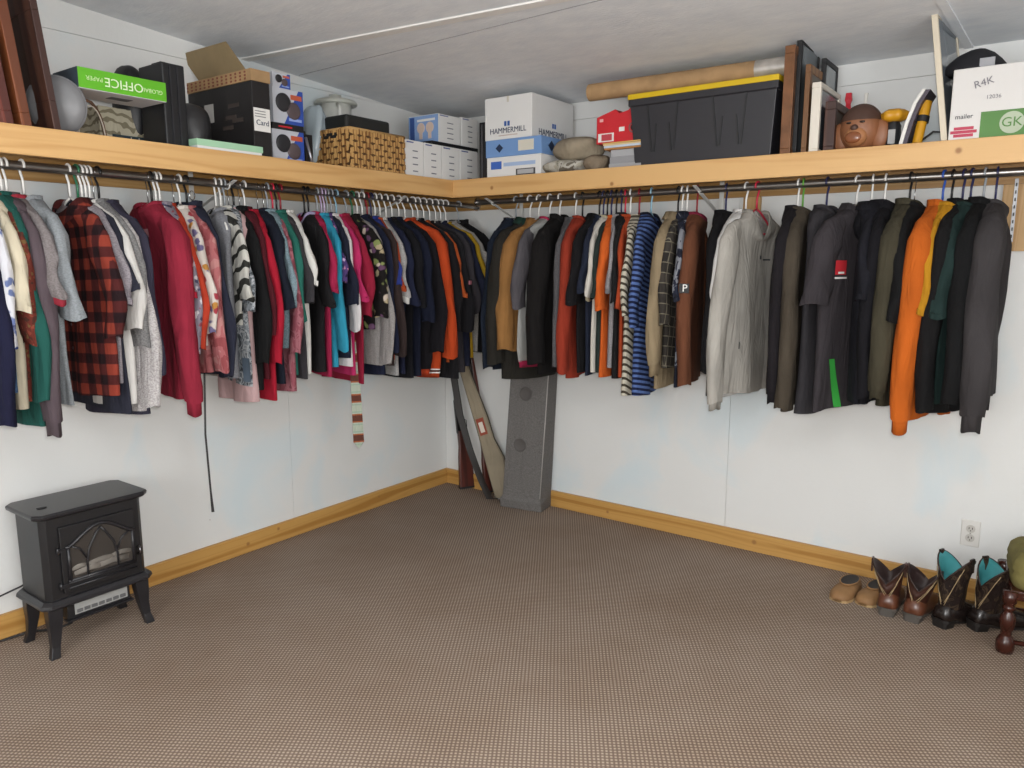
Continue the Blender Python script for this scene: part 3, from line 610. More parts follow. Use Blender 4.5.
    wear(R, 911, 879, 'fleece_jacket', .22, 398, 406, S('#454030'), 'moss green fleece jacket', '', 'b', th=.042, bt=.03, collar='stand', cuff=.03, cat='jacket')
    wear(R, 916, 893, 't_shirt', .21, 321, 404, S('#141315'), 'black t-shirt', 'between the moss fleece and the orange hoodie', 'x', th=.03)
    wear(R, 944, 904, 'hoodie', .235, 433, 424, S('#d06014'), 'bright orange hoodie', 'with long ribbed cuff', 'B', th=.044, bt=.03, A=.01, collar='stand', cuff=.05)
    wear(R, 953, 921, 't_shirt', .21, 314, 390, S('#c98a14'), 'golden yellow t-shirt', 'against the orange hoodie', 'b', th=.024)
    wear(R, 964, 927, 'jacket', .22, 410, 416, S('#141214'), 'black quilted jacket', 'beside the golden yellow t-shirt', 'n', th=.034, bt=.03, collar='stand')
    wear(R, 972, 936, 't_shirt', .21, 317, 405, S('#1e3230'), 'dark forest green t-shirt', 'between two black jackets', 'n', th=.034)
    wear(R, 985, 955, 'jacket', .225, 404, 412, S('#121213'), 'black snap jacket with silver button', '', 'c', th=.036, bt=.032, collar='stand')
    wear(R, 997, 980, 'sweater', .235, 432, 402, S('#3e3a3c'), 'dark grey heavy sweater', 'last on the rod by the metal standard', 'n', th=.052, bt=.042, cuff=.06)
wall_row()

# ------------------------------------------------------------------ marks and trims on garments
def locate(short, x, y):
    sh, root, fs = SHAPES[short]; M = Matrix.Translation(root.location) @ Matrix.Rotation(root.rotation_euler.z, 4, 'Z'); best = None
    for iu in range(-23, 24):
        for iz in range(10, 96):
            u = iu*0.01; z = -iz*0.01
            if abs(u) > sh.W*0.96 or z < sh.rows[-1][0]: continue
            q = proj(M @ sh.front(u, z)); d = (q[0]-x)**2+(q[1]-y)**2
            if best is None or d < best[0]: best = (d, u, z)
    return best[1], best[2]
def mark(short, name, x, y, wu, hz, mat, lift=0.005, slant=0.0):
    sh, root, fs = SHAPES[short]; u, z = locate(short, x, y)
    patch(sh, root, name, u-wu/2, u+wu/2, z-hz/2, z+hz/2, mat, lift=lift, slant=slant); return u, z
def band(short, z, h, mat, k=1.0):
    sh, root, fs = SHAPES[short]; zz, w_, t_ = sh.rows[-1]; rings = []
    for dz in (h/2, -h/2):
        rings.append([(w_*k*sgnpow(math.cos(a), .82), t_*k*1.02*sgnpow(math.sin(a), .75)+sh.fold(w_*k*sgnpow(math.cos(a), .82), zz), zz+z+dz) for a in [2*PI*i/34 for i in range(34)]])
    MB().loft(rings).obj('stripe', mat, root, True)
RED = plain('#b3202a', 0.7); WHT = plain('#dcdad6', 0.7); BLK = plain('#161618', 0.6)
mark('charcoal polo shirt with red square logo', 'logo', 842, 268, 0.062, 0.055, RED)
mark('charcoal polo shirt with red square logo', 'lettering', 841, 273, 0.035, 0.008, WHT, 0.0065)
mark('charcoal polo shirt with red square logo', 'lettering', 841, 278, 0.075, 0.007, WHT)
mark('charcoal polo shirt with red square logo', 'stripe', 829, 384, 0.035, 0.20, plain('#2e9a38', 0.8), slant=-0.30)
mark('black jersey with silver side panel', 'side_panel', 868, 345, 0.05, 0.40, plain('#6d7078', 0.6))
mark('pale grey v-neck windbreaker', 'lettering', 766, 260, 0.06, 0.007, plain('#33363c', 0.7), 0.009)
mark('pale grey v-neck windbreaker', 'lettering', 760, 257, 0.014, 0.016, plain('#33363c', 0.7), 0.009)
mark('pale grey v-neck windbreaker', 'pocket_zip', 739, 345, 0.006, 0.03, plain('#222222', 0.7))
mark('crimson sweatshirt with embroidered chest', 'embroidery', 146, 232, 0.05, 0.03, plain('#a9757c', 0.9))
mark('grey camouflage print top', 'print', 247, 370, 0.04, 0.10, plain('#52606f', 0.9))
mark('brown olive pullover', 'seam', 797, 330, 0.004, 0.50, plain('#6e6252', 0.9))
for dz, hh, m_ in ((-0.012, 0.006, WHT), (-0.021, 0.008, BLK), (-0.030, 0.006, WHT)): band('bright orange varsity jacket with striped waistband', dz, hh, m_, 0.99)
def sleeve_mark(short, name, z, wu, hz, mat, txt=None, du=0.0):
    sh, root, fs = SHAPES[short]; rr = sh.srings; j = min(range(len(rr)), key=lambda i: abs(rr[i][0][2]-z)); ring = rr[j]
    u = max(p[0] for p in ring)+0.004; v = sum(p[1] for p in ring)/len(ring)+du
    so = sh.sleeve; boxo(name, u-0.006, u, v-wu/2, v+wu/2, z-hz/2, z+hz/2, mat, so)
    if txt:
        t_ = text(so, 'S', txt, v+wu*0.08, z, hz*1.1, WHT, off=u+0.001)
sleeve_mark('russet brown long sleeved shirt with letter patch', 'patch', -0.43, 0.042, 0.040, BLK, 'P')
sleeve_mark('black graphic t-shirt', 'badge', -0.43, 0.03, 0.02, plain('#b4707c', 0.8))
sh_, root_, fs_ = SHAPES['black snap jacket with silver button']
u_, z_ = locate('black snap jacket with silver button', 968, 396); p_ = sh_.front(u_, z_, 0.004)
MB().lathe([(0.001, -0.004), (0.007, -0.002), (0.008, 0.002), (0.001, 0.004)], 12, p_, 'Y').obj('button', plain('#d8d8da', 0.15, 1.0), root_, True)
sh_, root_, fs_ = SHAPES['red and black plaid flannel shirt']
for k in range(6):
    p_ = sh_.front(-0.02, -0.20-k*0.085, 0.006); MB().lathe([(0.001, -0.002), (0.005, -0.001), (0.005, 0.001), (0.001, 0.002)], 10, p_, 'Y').obj('button', plain('#3a2024', 0.4), root_, True)
boxo('label_tag', -0.02, 0.02, 0.030, 0.032, -0.125, -0.108, plain('#d6d2ca', 0.8), root_)
# necktie and belt hanging among the blouses
def strip_obj(name, label, cat, pts, wds, mat, th=0.003, wdir=(0, 1, 0)):
    root = thing(name, label, cat, pts[0]); m = MB(); wd = Vector(wdir); b0 = Vector(pts[0])
    nrm = wd.cross(Vector((0, 0, 1))).normalized()*th/2
    rings = [[Vector(p)-b0+wd*s*w_/2+nrm*t for s, t in ((-1, -1), (1, -1), (1, 1), (-1, 1))] for p, w_ in zip(pts, wds)]
    m.loft(rings, True, True); return m, root
tyP = onx(0.44, 359, 448); yy_ = tyP.y
tm = cloth('stripe', '#b6bfae', '#9fb8a4', '#b6bfae', '#b0603e', '#6a3c30', s=3.2)
m, tr = strip_obj('necktie', 'narrow striped necktie in green, orange and cream hanging below the fuchsia shirt', 'necktie', [(0.40, yy_, 1.50), (0.41, yy_, 1.2), (0.43, yy_, 0.85), (0.44, yy_, tyP.z+0.03), (0.44, yy_, tyP.z)], [0.02, 0.035, 0.045, 0.052, 0.006], tm, wdir=Vector((0.55, 0.83, 0)))
m.obj('blade', tm, tr); boxo('knot', -0.012, 0.012, -0.012, 0.012, 0, 0.03, tm, tr)
bP = onx(0.30, 213, 512); bm_ = plain('#1d1a1c', 0.5)
m, tr = strip_obj('belt', 'thin black leather belt dangling below the flowered blouses', 'belt', [(0.30, bP.y, 1.66), (0.30, bP.y+0.01, 1.1), (0.295, bP.y-0.008, 0.7), (0.30, bP.y-0.004, 0.45), (0.30, bP.y, bP.z)], [0.008]*4+[0.012], bm_, wdir=Vector((0.6, 0.8, 0)))
m.obj('strap', bm_, tr); MB().tube([(0, 0.012*math.cos(a), 0.015+0.018*math.sin(a)) for a in [2*PI*k/10 for k in range(11)]], 0.002, 6).obj('buckle', CHROME, tr, True)

# ------------------------------------------------------------------ things on the shelves
def cbox(name, label, cat, cpx, ctop, plane, left=None, right=None, la=None, lb=None, rot=0.0, z0=ZS, group=None):
    """a box thing whose nearest vertical edge is seen at cpx; x runs along the face seen on the left, y along the face seen on the right"""
    P = onx(plane[1], cpx, ctop) if plane[0] == 'x' else ony(plane[1], cpx, ctop)
    h = P.z-z0; mid = Vector((P.x, P.y, z0+h*0.5)); a = Vector((-math.cos(rot), -math.sin(rot), 0)); b = Vector((-math.sin(rot), math.cos(rot), 0))
    if left is not None: la = along_x(mid, a, left)
    if right is not None: lb = along_x(mid, b, right)
    return thing(name, label, cat, (P.x, P.y, z0), rot, group), la, lb, h
def carton(name, label, cat, *a, mat=None, bev=0.002, **k):
    r, la, lb, h = cbox(name, label, cat, *a, **k); boxo('body', -la, 0, 0, lb, 0, h, mat, r, bevel=bev); return r, la, lb, h
KRAFT = plain('#a2825c', 0.8, var=0.22); CARDW = plain('#d9d8d6', 0.6); INK = plain('#26324e', 0.6); DARK = plain('#17171a', 0.5, var=0.2)
# leaning picture frames
def frame(name, label, loc, rz, depth, h, th, rail, railm, panelm, lean=0.0, z=ZS, backm=None):
    r = thing(name, label, 'picture frame', (loc[0], loc[1], z), rz); r.rotation_euler = (lean, 0, rz)
    boxo('rail', -depth, 0, -th/2, th/2, 0, rail, railm, r, bevel=0.002); boxo('rail', -depth, 0, -th/2, th/2, h-rail, h, railm, r, bevel=0.002)
    boxo('stile', -rail, 0, -th/2, th/2, rail, h-rail, railm, r, bevel=0.002); boxo('stile', -depth, -depth+rail, -th/2, th/2, rail, h-rail, railm, r, bevel=0.002)
    boxo('panel', -depth+rail, -rail, -th*0.3, th*0.3, rail, h-rail, panelm, r); return r
WD1 = wood('#4a2c20', '#38201a', 'Z'); WD2 = wood('#7a4222', '#5e3018', 'Z'); WD3 = wood('#6a2e20', '#4a1e16', 'Z'); WD4 = wood('#8a623c', '#6e4a2a', 'Z')
P = onx(0.46, 58, 126); frame('picture_frame', 'dark brown wooden board frame leaning beside the grey plastic lid', (0.46, P.y), 0, 0.33, 0.47, 0.022, 0.10, WD1, plain('#3a251c', 0.6, var=0.2), lean=0.10)
P = onx(0.46, 27, 120); frame('picture_frame', 'orange toned wooden frame in front of the dark brown board frame', (0.46, P.y), 0, 0.33, 0.50, 0.03, 0.05, WD2, plain('#57351f', 0.6), lean=0.10)
P = onx(0.46, 9, 120); frame('picture_frame', 'reddish mahogany frame at the end of the shelf row', (0.46, P.y), 0, 0.33, 0.50, 0.03, 0.05, WD3, plain('#4b241a', 0.6), lean=0.10)
# grey round lid standing on edge
P = onx(0.40, 56, 126); r = thing('round_dome_cover', 'translucent grey round plastic cover standing on edge behind the brown frame', 'cover', (0.40, P.y, ZS), 0)
r.rotation_euler = (0.10, 0, 0.75)
MB().lathe([(0.001, 0.0), (0.04, 0.003), (0.075, 0.010), (0.092, 0.024), (0.095, 0.026), (0.092, 0.020), (0.07, 0.005), (0.001, -0.004)], 40, (0, 0, 0.097), 'Y').obj('dome', plain('#6f6f71', 0.45, var=0.1), r, True)
MB().lathe([(0.090, 0.024), (0.096, 0.024), (0.096, 0.030), (0.090, 0.030), (0.090, 0.024)], 40, (0, 0, 0.097), 'Y', False).obj('rim', plain('#7d7d80', 0.4), r, True)
# beige printed box and the green lid lying on it
r, la, lb, h = carton('gift_box', 'beige box with scribble print and dark oval logo under the green lid', 'box', 98, 105, ('x', 0.215), la=0.16, right=157, mat=cloth('zebra', '#c9c0a6', '#8f876e', s=2.2))
h_beige = h
decal('oval_logo', r, 'S', lb*0.2, lb*0.86, h*0.18, h*0.38, plain('#1d3038', 0.5)); text(r, 'S', 'wonderball', lb*0.53, h*0.28, 0.028, WHT, 0.003)
bas = thing('wire_handle', 'bent twig hoop sticking up beside the beige box', 'handle', (0.24, onx(0.24, 88, 118).y, ZS))
MB().tube([(0.03*math.cos(a)*0.6, 0.05*math.cos(a), 0.16*math.sin(a)) for a in [PI*k/12 for k in range(13)]], 0.006, 8).obj('hoop', plain('#6b4a34', 0.7, var=0.3), bas, True)
MB().tube([(0.03*math.cos(a)*0.6+0.02, 0.04*math.cos(a), 0.14*math.sin(a)) for a in [PI*k/12 for k in range(13)]], 0.0025, 8).obj('wire', plain('#c8beb0', 0.5), bas, True)
zl = ZS+h_beige+0.001
r, la, lb, h = carton('paper_box_lid', 'bright green paper box lid lying upside down on the beige box', 'box lid', 77, 66, ('x', 0.455), left=54, right=166, z0=zl, mat=plain('#c9c8cc', 0.6))
decal('green_panel', r, 'S', 0.0, lb, 0.002, h, plain('#5aa81e', 0.5)); decal('end_panel', r, 'F', -la, 0, 0.002, h, plain('#39434c', 0.5))
LG = plain('#c4dfa4', 0.6)
text(r, 'S', 'OFFICE', lb*0.50, h*0.5, 0.042, plain('#d8e8c4', 0.6), 0.0025, PI); text(r, 'S', 'GLOBAL', lb*0.83, h*0.45, 0.020, LG, 0.0025, PI); text(r, 'S', 'PAPER', lb*0.17, h*0.55, 0.020, LG, 0.0025, PI)
boxo('underside_mark', -la*0.6, -la*0.35, lb*0.45, lb*0.7, -0.001, 0.0005, plain('#55565c', 0.6), r)
# black case, black bag
r, la, lb, h = carton('hard_case', 'tall black hard case standing beside the green lid', 'case', 161, 61, ('x', 0.40), left=141, right=187, mat=DARK, bev=0.006)
for q in (0.3, 0.62): boxo('ridge', 0, 0.004, lb*q, lb*q+0.006, 0.01, h-0.01, plain('#242428', 0.4), r)
boxo('handle', -la*0.7, -la*0.3, lb*0.3, lb*0.5, h, h+0.012, DARK, r)
def lump(name, label, cat, loc, dims, mat, seed=1, flat=0.0, amp=0.12, group=None, n=22, m=14, fr=3.0, part='body', rz=0):
    r = thing(name, label, cat, loc, rz, group); rd = random.Random(seed); ph = [rd.uniform(0, 6) for _ in range(8)]; rings = []
    for j in range(m+1):
        q = PI*j/m; ring = []
        for i in range(n):
            a = 2*PI*i/n; k = 1+amp*(math.sin(fr*a+ph[0]+2*q)+0.7*math.sin((fr+2)*a-ph[1]+3*q)+0.6*math.sin(4*q+ph[2]+a))*math.sin(q)
            z = math.cos(q)
            ring.append((dims[0]*math.sin(q)**0.7*math.cos(a)*k, dims[1]*math.sin(q)**0.7*math.sin(a)*k, max(0, dims[2]*(0.5+0.5*(z if z < 0 else z**0.8)*(1+0.3*(k-1))))))
        rings.append(ring)
    MB().loft(rings[::-1], True, True).obj(part, mat, r, True); return r
P = onx(0.2, 134, 64); lump('camera_bag', 'small black camera bag behind the green lid', 'bag', (0.15, P.y, ZS), (0.08, 0.06, P.z-ZS), DARK, 3, amp=0.05)
P = onx(0.30, 198, 102); lump('helmet', 'dark grey rounded helmet between the black case and black carton', 'helmet', (0.22, P.y-0.005, ZS), (0.11, 0.085, P.z-ZS), plain('#2c2b2d', 0.45, var=0.2), 5, amp=0.03)
# flat green and white box
r, la, lb, h = carton('flat_box', 'flat white box with mint green lid in front of the black carton', 'box', 197, 139, ('x', 0.46), left=190, right=262, mat=plain('#dcdcdc', 0.5))
boxo('lid', -la-0.002, 0.003, -0.003, lb+0.003, h*0.5, h+0.003, plain('#9cc4a4', 0.5), r)
# big black carton with kraft lid and open flap
r, la, lb, h = carton('black_carton', 'large black carton with open brown cardboard flap and white label', 'box', 251, 80, ('x', 0.45), left=189, right=271, rot=0.0, mat=plain('#1a1718', 0.55, var=0.25))
boxo('lid', -la-0.003, 0.003, -0.003, lb+0.003, h+0.0005, h+0.045, KRAFT, r)
for i in range(14):
    for j in range(3): boxo('lid_print', -la+0.012+i*(la-0.02)/14, -la+0.022+i*(la-0.02)/14, -0.0045, -0.003, h+0.006+j*0.013, h+0.013+j*0.013, plain('#7a4030', 0.8), r)
fz = h+0.045; q_ = [(-la*0.84, 0.02, fz), (-la*0.12, 0.02, fz), (-la*0.34, 0.0, fz+0.125), (-la*1.06, 0.0, fz+0.125)]
MB().add([Vector(v_)+Vector((0, d_y, 0)) for d_y in (0, 0.004) for v_ in q_], [(0, 1, 2, 3), (7, 6, 5, 4), (0, 4, 5, 1), (1, 5, 6, 2), (2, 6, 7, 3), (3, 7, 4, 0)]).obj('flap', plain('#857252', 0.8, var=0.1), r)
decal('label_tag', r, 'S', 0.004, lb*0.95, h*0.36, h*0.66, WHT); text(r, 'S', 'Card', lb*0.5, h*0.47, 0.03, INK, 0.003)
for k in range(3): decal('label_line', r, 'S', lb*0.1, lb*0.7, h*(0.545+k*0.035), h*(0.555+k*0.035), plain('#777777', 0.6), 0.0012)
decal('label_tag', r, 'F', -la*0.72, -la*0.58, h*0.55, h*0.80, plain('#b9b6b2', 0.6))
for k, (uu, zz) in enumerate(((-0.35, 0.7), (-0.4, 0.55), (-0.3, 0.5), (-0.45, 0.42))): decal('print', r, 'F', la*uu, la*(uu+0.16), h*zz, h*(zz+0.05), plain('#39302c', 0.6))
# speaker boxes
def speaker_box(label, top, z0, right, hh=None):
    r, la, lb, h = cbox('speaker_box', label, 'box', 272, top, ('x', 0.40), la=0.16, right=right, z0=z0, group='boxed car speakers on the shelf')
    if hh: h = hh
    boxo('body', -la, 0, 0, lb, 0, h, plain('#b9bcc4', 0.5), r)
    MB().prism([(lb*0.35, 0), (lb, 0), (lb, h), (lb*0.86, h)], 0.0, 0.0015, 'YZ').obj('blue_panel', plain('#2c4a9c', 0.5), r)
    boxo('print', 0.0015, 0.0025, lb*0.58, lb*0.95, h*0.72, h*0.86, plain('#b8563a', 0.5), r)
    for cy, cz, rr in ((0.33, 0.60, 0.27), (0.66, 0.40, 0.25)):
        MB().lathe([(0.001, 0.004), (rr*h*0.3, 0.003), (rr*h*0.85, 0.006), (rr*h, 0.002), (rr*h, 0)], 20, (0.0015, lb*cy, h*cz), 'X').obj('speaker_picture', plain('#242428' if cy < 0.5 else '#54484a', 0.5), r, True)
    decal('print', r, 'S', lb*0.5, lb*0.92, h*0.10, h*0.18, plain('#8fa4d8', 0.5), 0.0016); return r, h
r1, h1 = speaker_box('lowest blue and white speaker box beside the black carton', 128, ZS, 304)
z2 = ZS+h1
o = thing('black_tray', 'thin black tray between the stacked speaker boxes', 'tray', r1.location+Vector((0, 0, h1)))
boxo('body', -0.16, 0.004, 0, 0.16, 0, 0.026, DARK, o); boxo('red_text', 0.004, 0.005, 0.03, 0.10, 0.009, 0.016, RED, o)
r2, h2 = speaker_box('middle blue and white speaker box in the stack', 86, z2+0.0265, 303)
r3, h3 = speaker_box('small blue speaker box on top of the stack', 71, z2+0.0265+h2, 290)
# dark slab and rod by the basket
r, la, lb, h = carton('laptop_case', 'black slab standing between speaker boxes and wicker basket', 'case', 305, 134, ('x', 0.36), la=0.22, right=313, mat=DARK)
P = onx(0.44, 312, 137); r = thing('metal_stick', 'thin silver metal stick leaning by the wicker basket', 'stick', (0.44, P.y, ZS)); MB().tube([(0, 0, 0), (-0.03, -0.01, P.z-ZS)], 0.006, 8).obj('tube', plain('#9a9aa0', 0.3, 0.8), r, True)
# wicker basket
def wicker():
    r, la, lb, h = cbox('wicker_basket', 'rectangular tan wicker basket with cut out handle', 'basket', 349, 128, ('x', 0.455), left=315, right=404)
    m1 = wood('#b08a55', '#8a6232', 'Y', 2.0, 0.7); t_ = 0.008; nz = 7; bh = h/nz
    boxo('base', -la, 0, 0, lb, 0, 0.008, m1, r)
    for (x0, y0, x1, y1) in ((0, 0, 0, lb), (-la, 0, 0, 0), (-la, 0, -la, lb), (-la, lb, 0, lb)):
        L_ = math.hypot(x1-x0, y1-y0); n = max(6, int(L_/0.026)); d = Vector(((x1-x0)/L_, (y1-y0)/L_, 0)); nn = Vector((d.y, -d.x, 0)); cx_, cy_ = -la/2, lb/2
        if (Vector(((x0+x1)/2-cx_, (y0+y1)/2-cy_, 0))).dot(nn) < 0: nn = -nn
        boxo('side', min(x0, x1)-0.002, max(x0, x1)+0.002, min(y0, y1)-0.002, max(y0, y1)+0.002, 0.004, h-0.004, plain('#5c4026', 0.9), r)
        m = MB()
        for k in range(nz):
            for i in range(n):
                s_ = (i+0.5)/n*L_; up = (i+k) % 2; c_ = Vector((x0, y0, 0))+d*s_+nn*(0.004+0.004*up)+Vector((0, 0, bh*(k+0.5)))
                hw = L_/n*0.62; hh_ = bh*0.42; dz = 0.006*(1 if up else -1)
                m.add([c_-d*hw+Vector((0, 0, -hh_-dz)), c_-d*hw*0+nn*0.006+Vector((0, 0, -hh_)), c_+d*hw+Vector((0, 0, -hh_+dz)), c_+d*hw+Vector((0, 0, hh_+dz)), c_+nn*0.006+Vector((0, 0, hh_)), c_-d*hw+Vector((0, 0, hh_-dz))], [(0, 1, 4, 5), (1, 2, 3, 4)])
        o_ = m.obj('weave', wood('#bb9258', '#7d5428', 'Z', 3.0, 0.7), r, True); o_['kind'] = 'stuff'
    MB().tube([(0, 0, h), (0, lb, h), (-la, lb, h), (-la, 0, h), (0, 0, h)], 0.009, 8).obj('rim', m1, r, True)
    MB().tube([(0.006, -0.006, 0.006), (0.006, lb, 0.006)], 0.008, 8).obj('foot_band', m1, r, True)
    boxo('handle_hole', -la*0.68, -la*0.32, -0.012, -0.004, h*0.80, h*0.93, plain('#161210', 0.9), r); return r, la, lb, h
rb, bla, blb, bh_ = wicker()
# black box in the basket
r = thing('black_box', 'black padded box sitting in the wicker basket', 'box', (0.40, rb.location.y+blb*0.5, ZS+0.009)); zt = onx(0.40, 355, 115).z-ZS-0.009
boxo('body', -bla*0.65, 0.0, -blb*0.40, blb*0.40, 0, zt, plain('#191a18', 0.5), r, bevel=0.012)
# clear plastic bowls
P = onx(0.12, 338, 95); r = thing('food_processor_bowl', 'pale plastic mixing bowl with lid and spout behind the basket', 'bowl', (0.10, P.y, ZS)); zt = P.z-ZS
MB().lathe([(0.03, 0), (0.055, 0.01), (0.06, zt*0.5), (0.075, zt*0.62), (0.078, zt*0.88)], 24).obj('bowl', plain('#c9cac4', 0.3), r, True)
MB().lathe([(0.105, zt*0.88), (0.108, zt*0.90), (0.10, zt*0.93), (0.03, zt*0.97), (0.03, zt), (0.001, zt)], 24).obj('lid', plain('#b4b5ac', 0.3), r, True)
MB().tube([(0.07, -0.05, zt*0.86), (0.11, -0.07, zt*0.8), (0.11, -0.07, zt*0.6), (0.06, -0.04, zt*0.55)], 0.009, 8).obj('handle', plain('#d4d4ce', 0.3), r, True)
P = onx(0.22, 318, 105); lump('plastic_bag', 'crumpled clear bluish plastic bag between speaker boxes and bowl', 'bag', (0.2, P.y, ZS), (0.07, 0.055, P.z-ZS), plain('#a9b6bd', 0.25), 8, amp=0.16)
P = onx(0.16, 311, 126); lump('grey_pouch', 'dark grey pouch behind the wicker basket', 'pouch', (0.14, P.y, ZS), (0.05, 0.04, P.z-ZS), plain('#4c4a46', 0.7, var=0.3), 9, amp=0.14)
# light bulb boxes: four below, two on a black tray above
BLU = plain('#7f9cc8', 0.5)
def bulb_print(r, lb, h):
    for k in range(4): decal('print', r, 'S', lb*0.40, lb*0.68, h*(0.17+0.18*k), h*(0.20+0.18*k), plain('#6a6c78', 0.6))
    decal('print', r, 'S', lb*0.08, lb*0.45, h*0.93, h*0.965, plain('#5a6290', 0.6))
edges = [405, 424, 442, 460, 478]; tops = [139, 142.5, 146, 149]; ords = ['first', 'second', 'third', 'fourth']; hz = None
for i in range(4):
    r, la, lb, h = cbox('bulb_box', ords[i]+' white light bulb box counting from the wicker basket', 'box', edges[i], tops[i], ('x', 0.45), la=0.18, right=edges[i+1]-0.5, group='white light bulb boxes')
    hz = h if hz is None else hz; boxo('body', -la, 0, 0, lb, 0, hz, CARDW, r, bevel=0.0015); bulb_print(r, lb, hz)
    if i == 0: first = r
o = thing('black_tray', 'low black tray under the upper bulb boxes', 'tray', (0.43, onx(0.43, 432, 140).y, ZS+hz)); ln = onx(0.43, 478, 150).y-o.location.y
boxo('body', -0.2, 0, 0, ln, 0, 0.022, DARK, o)
z_ = ZS+hz+0.0225
for lft, cp, rt, tp, nm in ((409, 438, 460, 113, 'upper bulb box with blue bulb picture side'), (None, 461.5, 477, 117, 'upper bulb box beside the black binder')):
    r, la, lb, h = cbox('bulb_box', nm, 'box', cp, tp, ('x', 0.42), left=lft, la=0.17, right=rt, z0=z_, group='white light bulb boxes')
    boxo('body', -la, 0, 0, lb, 0, h, CARDW, r, bevel=0.0015); bulb_print(r, lb, h)
    if lft:
        decal('blue_panel', r, 'F', -la, 0, 0, h*0.98, BLU); decal('print', r, 'F', -la*0.95, -la*0.8, h*0.05, h*0.95, plain('#33508c', 0.5), 0.0012)
        for q in (0.28, 0.58):
            MB().lathe([(0.028, -0.0012), (0.026, -0.0028), (0.001, -0.003)], 18, (-la*q, 0, h*0.55), 'Y').obj('bulb_picture', plain('#cdb6a8', 0.5), r)
            boxo('bulb_neck', -la*q-0.011, -la*q+0.011, -0.003, -0.0012, h*0.16, h*0.42, plain('#cdb6a8', 0.5), r)
        decal('print', r, 'F', -la*0.7, -la*0.1, h*0.78, h*0.86, WHT, 0.0012)
# black binder in the corner
P = ony(-0.38, 480, 123); r = thing('black_binder', 'tall black binder between bulb boxes and paper cartons', 'binder', (P.x, -0.38, ZS))
wd = along_x(P, (1, 0, 0), 487); boxo('spine', 0, wd, -0.004, 0, 0, P.z-ZS, DARK, r); boxo('cover', 0, wd, 0, 0.24, 0, P.z-ZS, DARK, r)
boxo('label_strip', wd*0.3, wd*0.4, -0.006, -0.004, 0.01, P.z-ZS-0.01, plain('#5c5c60', 0.4), r)
# paper cartons
hb = plain('#6f93c4', 0.5); hw_ = CARDW
r, la, lb, h = carton('paper_carton', 'white paper carton base with blue lid under the white carton', 'box', 541, 153, ('y', -0.43), left=487, right=572, mat=hw_)
decal('print', r, 'F', -la*0.92, -la*0.72, h*0.45, h*0.80, plain('#3a62b4', 0.5)); decal('print', r, 'F', -la*0.68, -la*0.1, h*0.55, h*0.72, plain('#9fb4d4', 0.5)); decal('barcode_frame', r, 'F', -la*0.45, -la*0.10, h*0.12, h*0.40, plain('#3a3a3c', 0.5)); decal('barcode', r, 'F', -la*0.42, -la*0.13, h*0.16, h*0.36, plain('#a8a8aa', 0.5), 0.0012)
zl = ony(-0.43, 541, 135).z-ZS
boxo('lid', -la-0.004, 0.004, -0.004, lb+0.004, h, zl, hb, r, bevel=0.002)
MB().prism([(-la*0.82, h+(zl-h)*0.5), (-la*0.75, h+(zl-h)*0.25), (-la*0.68, h+(zl-h)*0.5), (-la*0.75, h+(zl-h)*0.75)], -0.0055, -0.004).obj('diamond_mark', plain('#20304c', 0.5), r)
MB().prism([(lb*0.2, h+(zl-h)*0.5), (lb*0.3, h+(zl-h)*0.2), (lb*0.4, h+(zl-h)*0.5), (lb*0.3, h+(zl-h)*0.8)], 0.004, 0.0055, 'YZ').obj('diamond_mark', plain('#20304c', 0.5), r)
decal('label_tag', r, 'F', -la*0.40, -la*0.12, h+(zl-h)*0.25, h+(zl-h)*0.85, plain('#cfcabc', 0.6), 0.004)
z_ = ZS+zl+0.0005
r, la, lb, h = carton('paper_carton', 'open white copy paper carton with blue lettering near the ceiling', 'box', 532, 92, ('y', -0.43), left=485, right=573, z0=z_, mat=hw_)
for fx in (-la, -0.004): pass
text(r, 'F', 'HAMMERMILL', -la*0.5, h*0.20, 0.038, INK, 0.002, squash=0.98); text(r, 'S', 'HAMMERMILL', lb*0.5, h*0.14, 0.044, INK, 0.002)
for fc, uu, zz in (('F', -la*0.52, h*0.36), ('S', lb*0.52, h*0.34)):
    for k in (-1, 1): decal('emblem', r, fc, uu+k*0.010-0.007, uu+k*0.010+0.007, zz-0.011, zz+0.012, plain('#31589c', 0.5))
decal('tape', r, 'F', -la*0.52, -la*0.48, h*0.86, h, plain('#c6c0b2', 0.4)); decal('print', r, 'F', -la*0.7, -la*0.3, h*0.08, h*0.10, plain('#b9a8a0', 0.6))
# khaki cloth bundle
P = ony(-0.36, 577, 136); KH = cloth('solid', '#a3967e'); lump('folded_blanket', 'khaki folded blanket beside the paper cartons', 'blanket', (P.x-0.01, -0.33, ZS+0.062), (0.135, 0.10, P.z-ZS-0.065), KH, 12, amp=0.07)
P = ony(-0.40, 560, 160); lump('cloth_bag', 'pale cream and grey cloth bundle under the khaki blanket', 'cloth', (P.x+0.015, -0.34, ZS), (0.13, 0.10, 0.075), cloth('camo', '#8f8676', '#b9b2a2', '#c9c4b8', '#7d7466', s=.5), 14, amp=0.10)
P = ony(-0.36, 600, 155); lump('cloth_bag', 'small brown grey cloth bundle beside the paper stack', 'cloth', (P.x-0.01, -0.36, ZS), (0.06, 0.08, P.z-ZS), cloth('solid', '#8b7b66'), 15, amp=0.10)
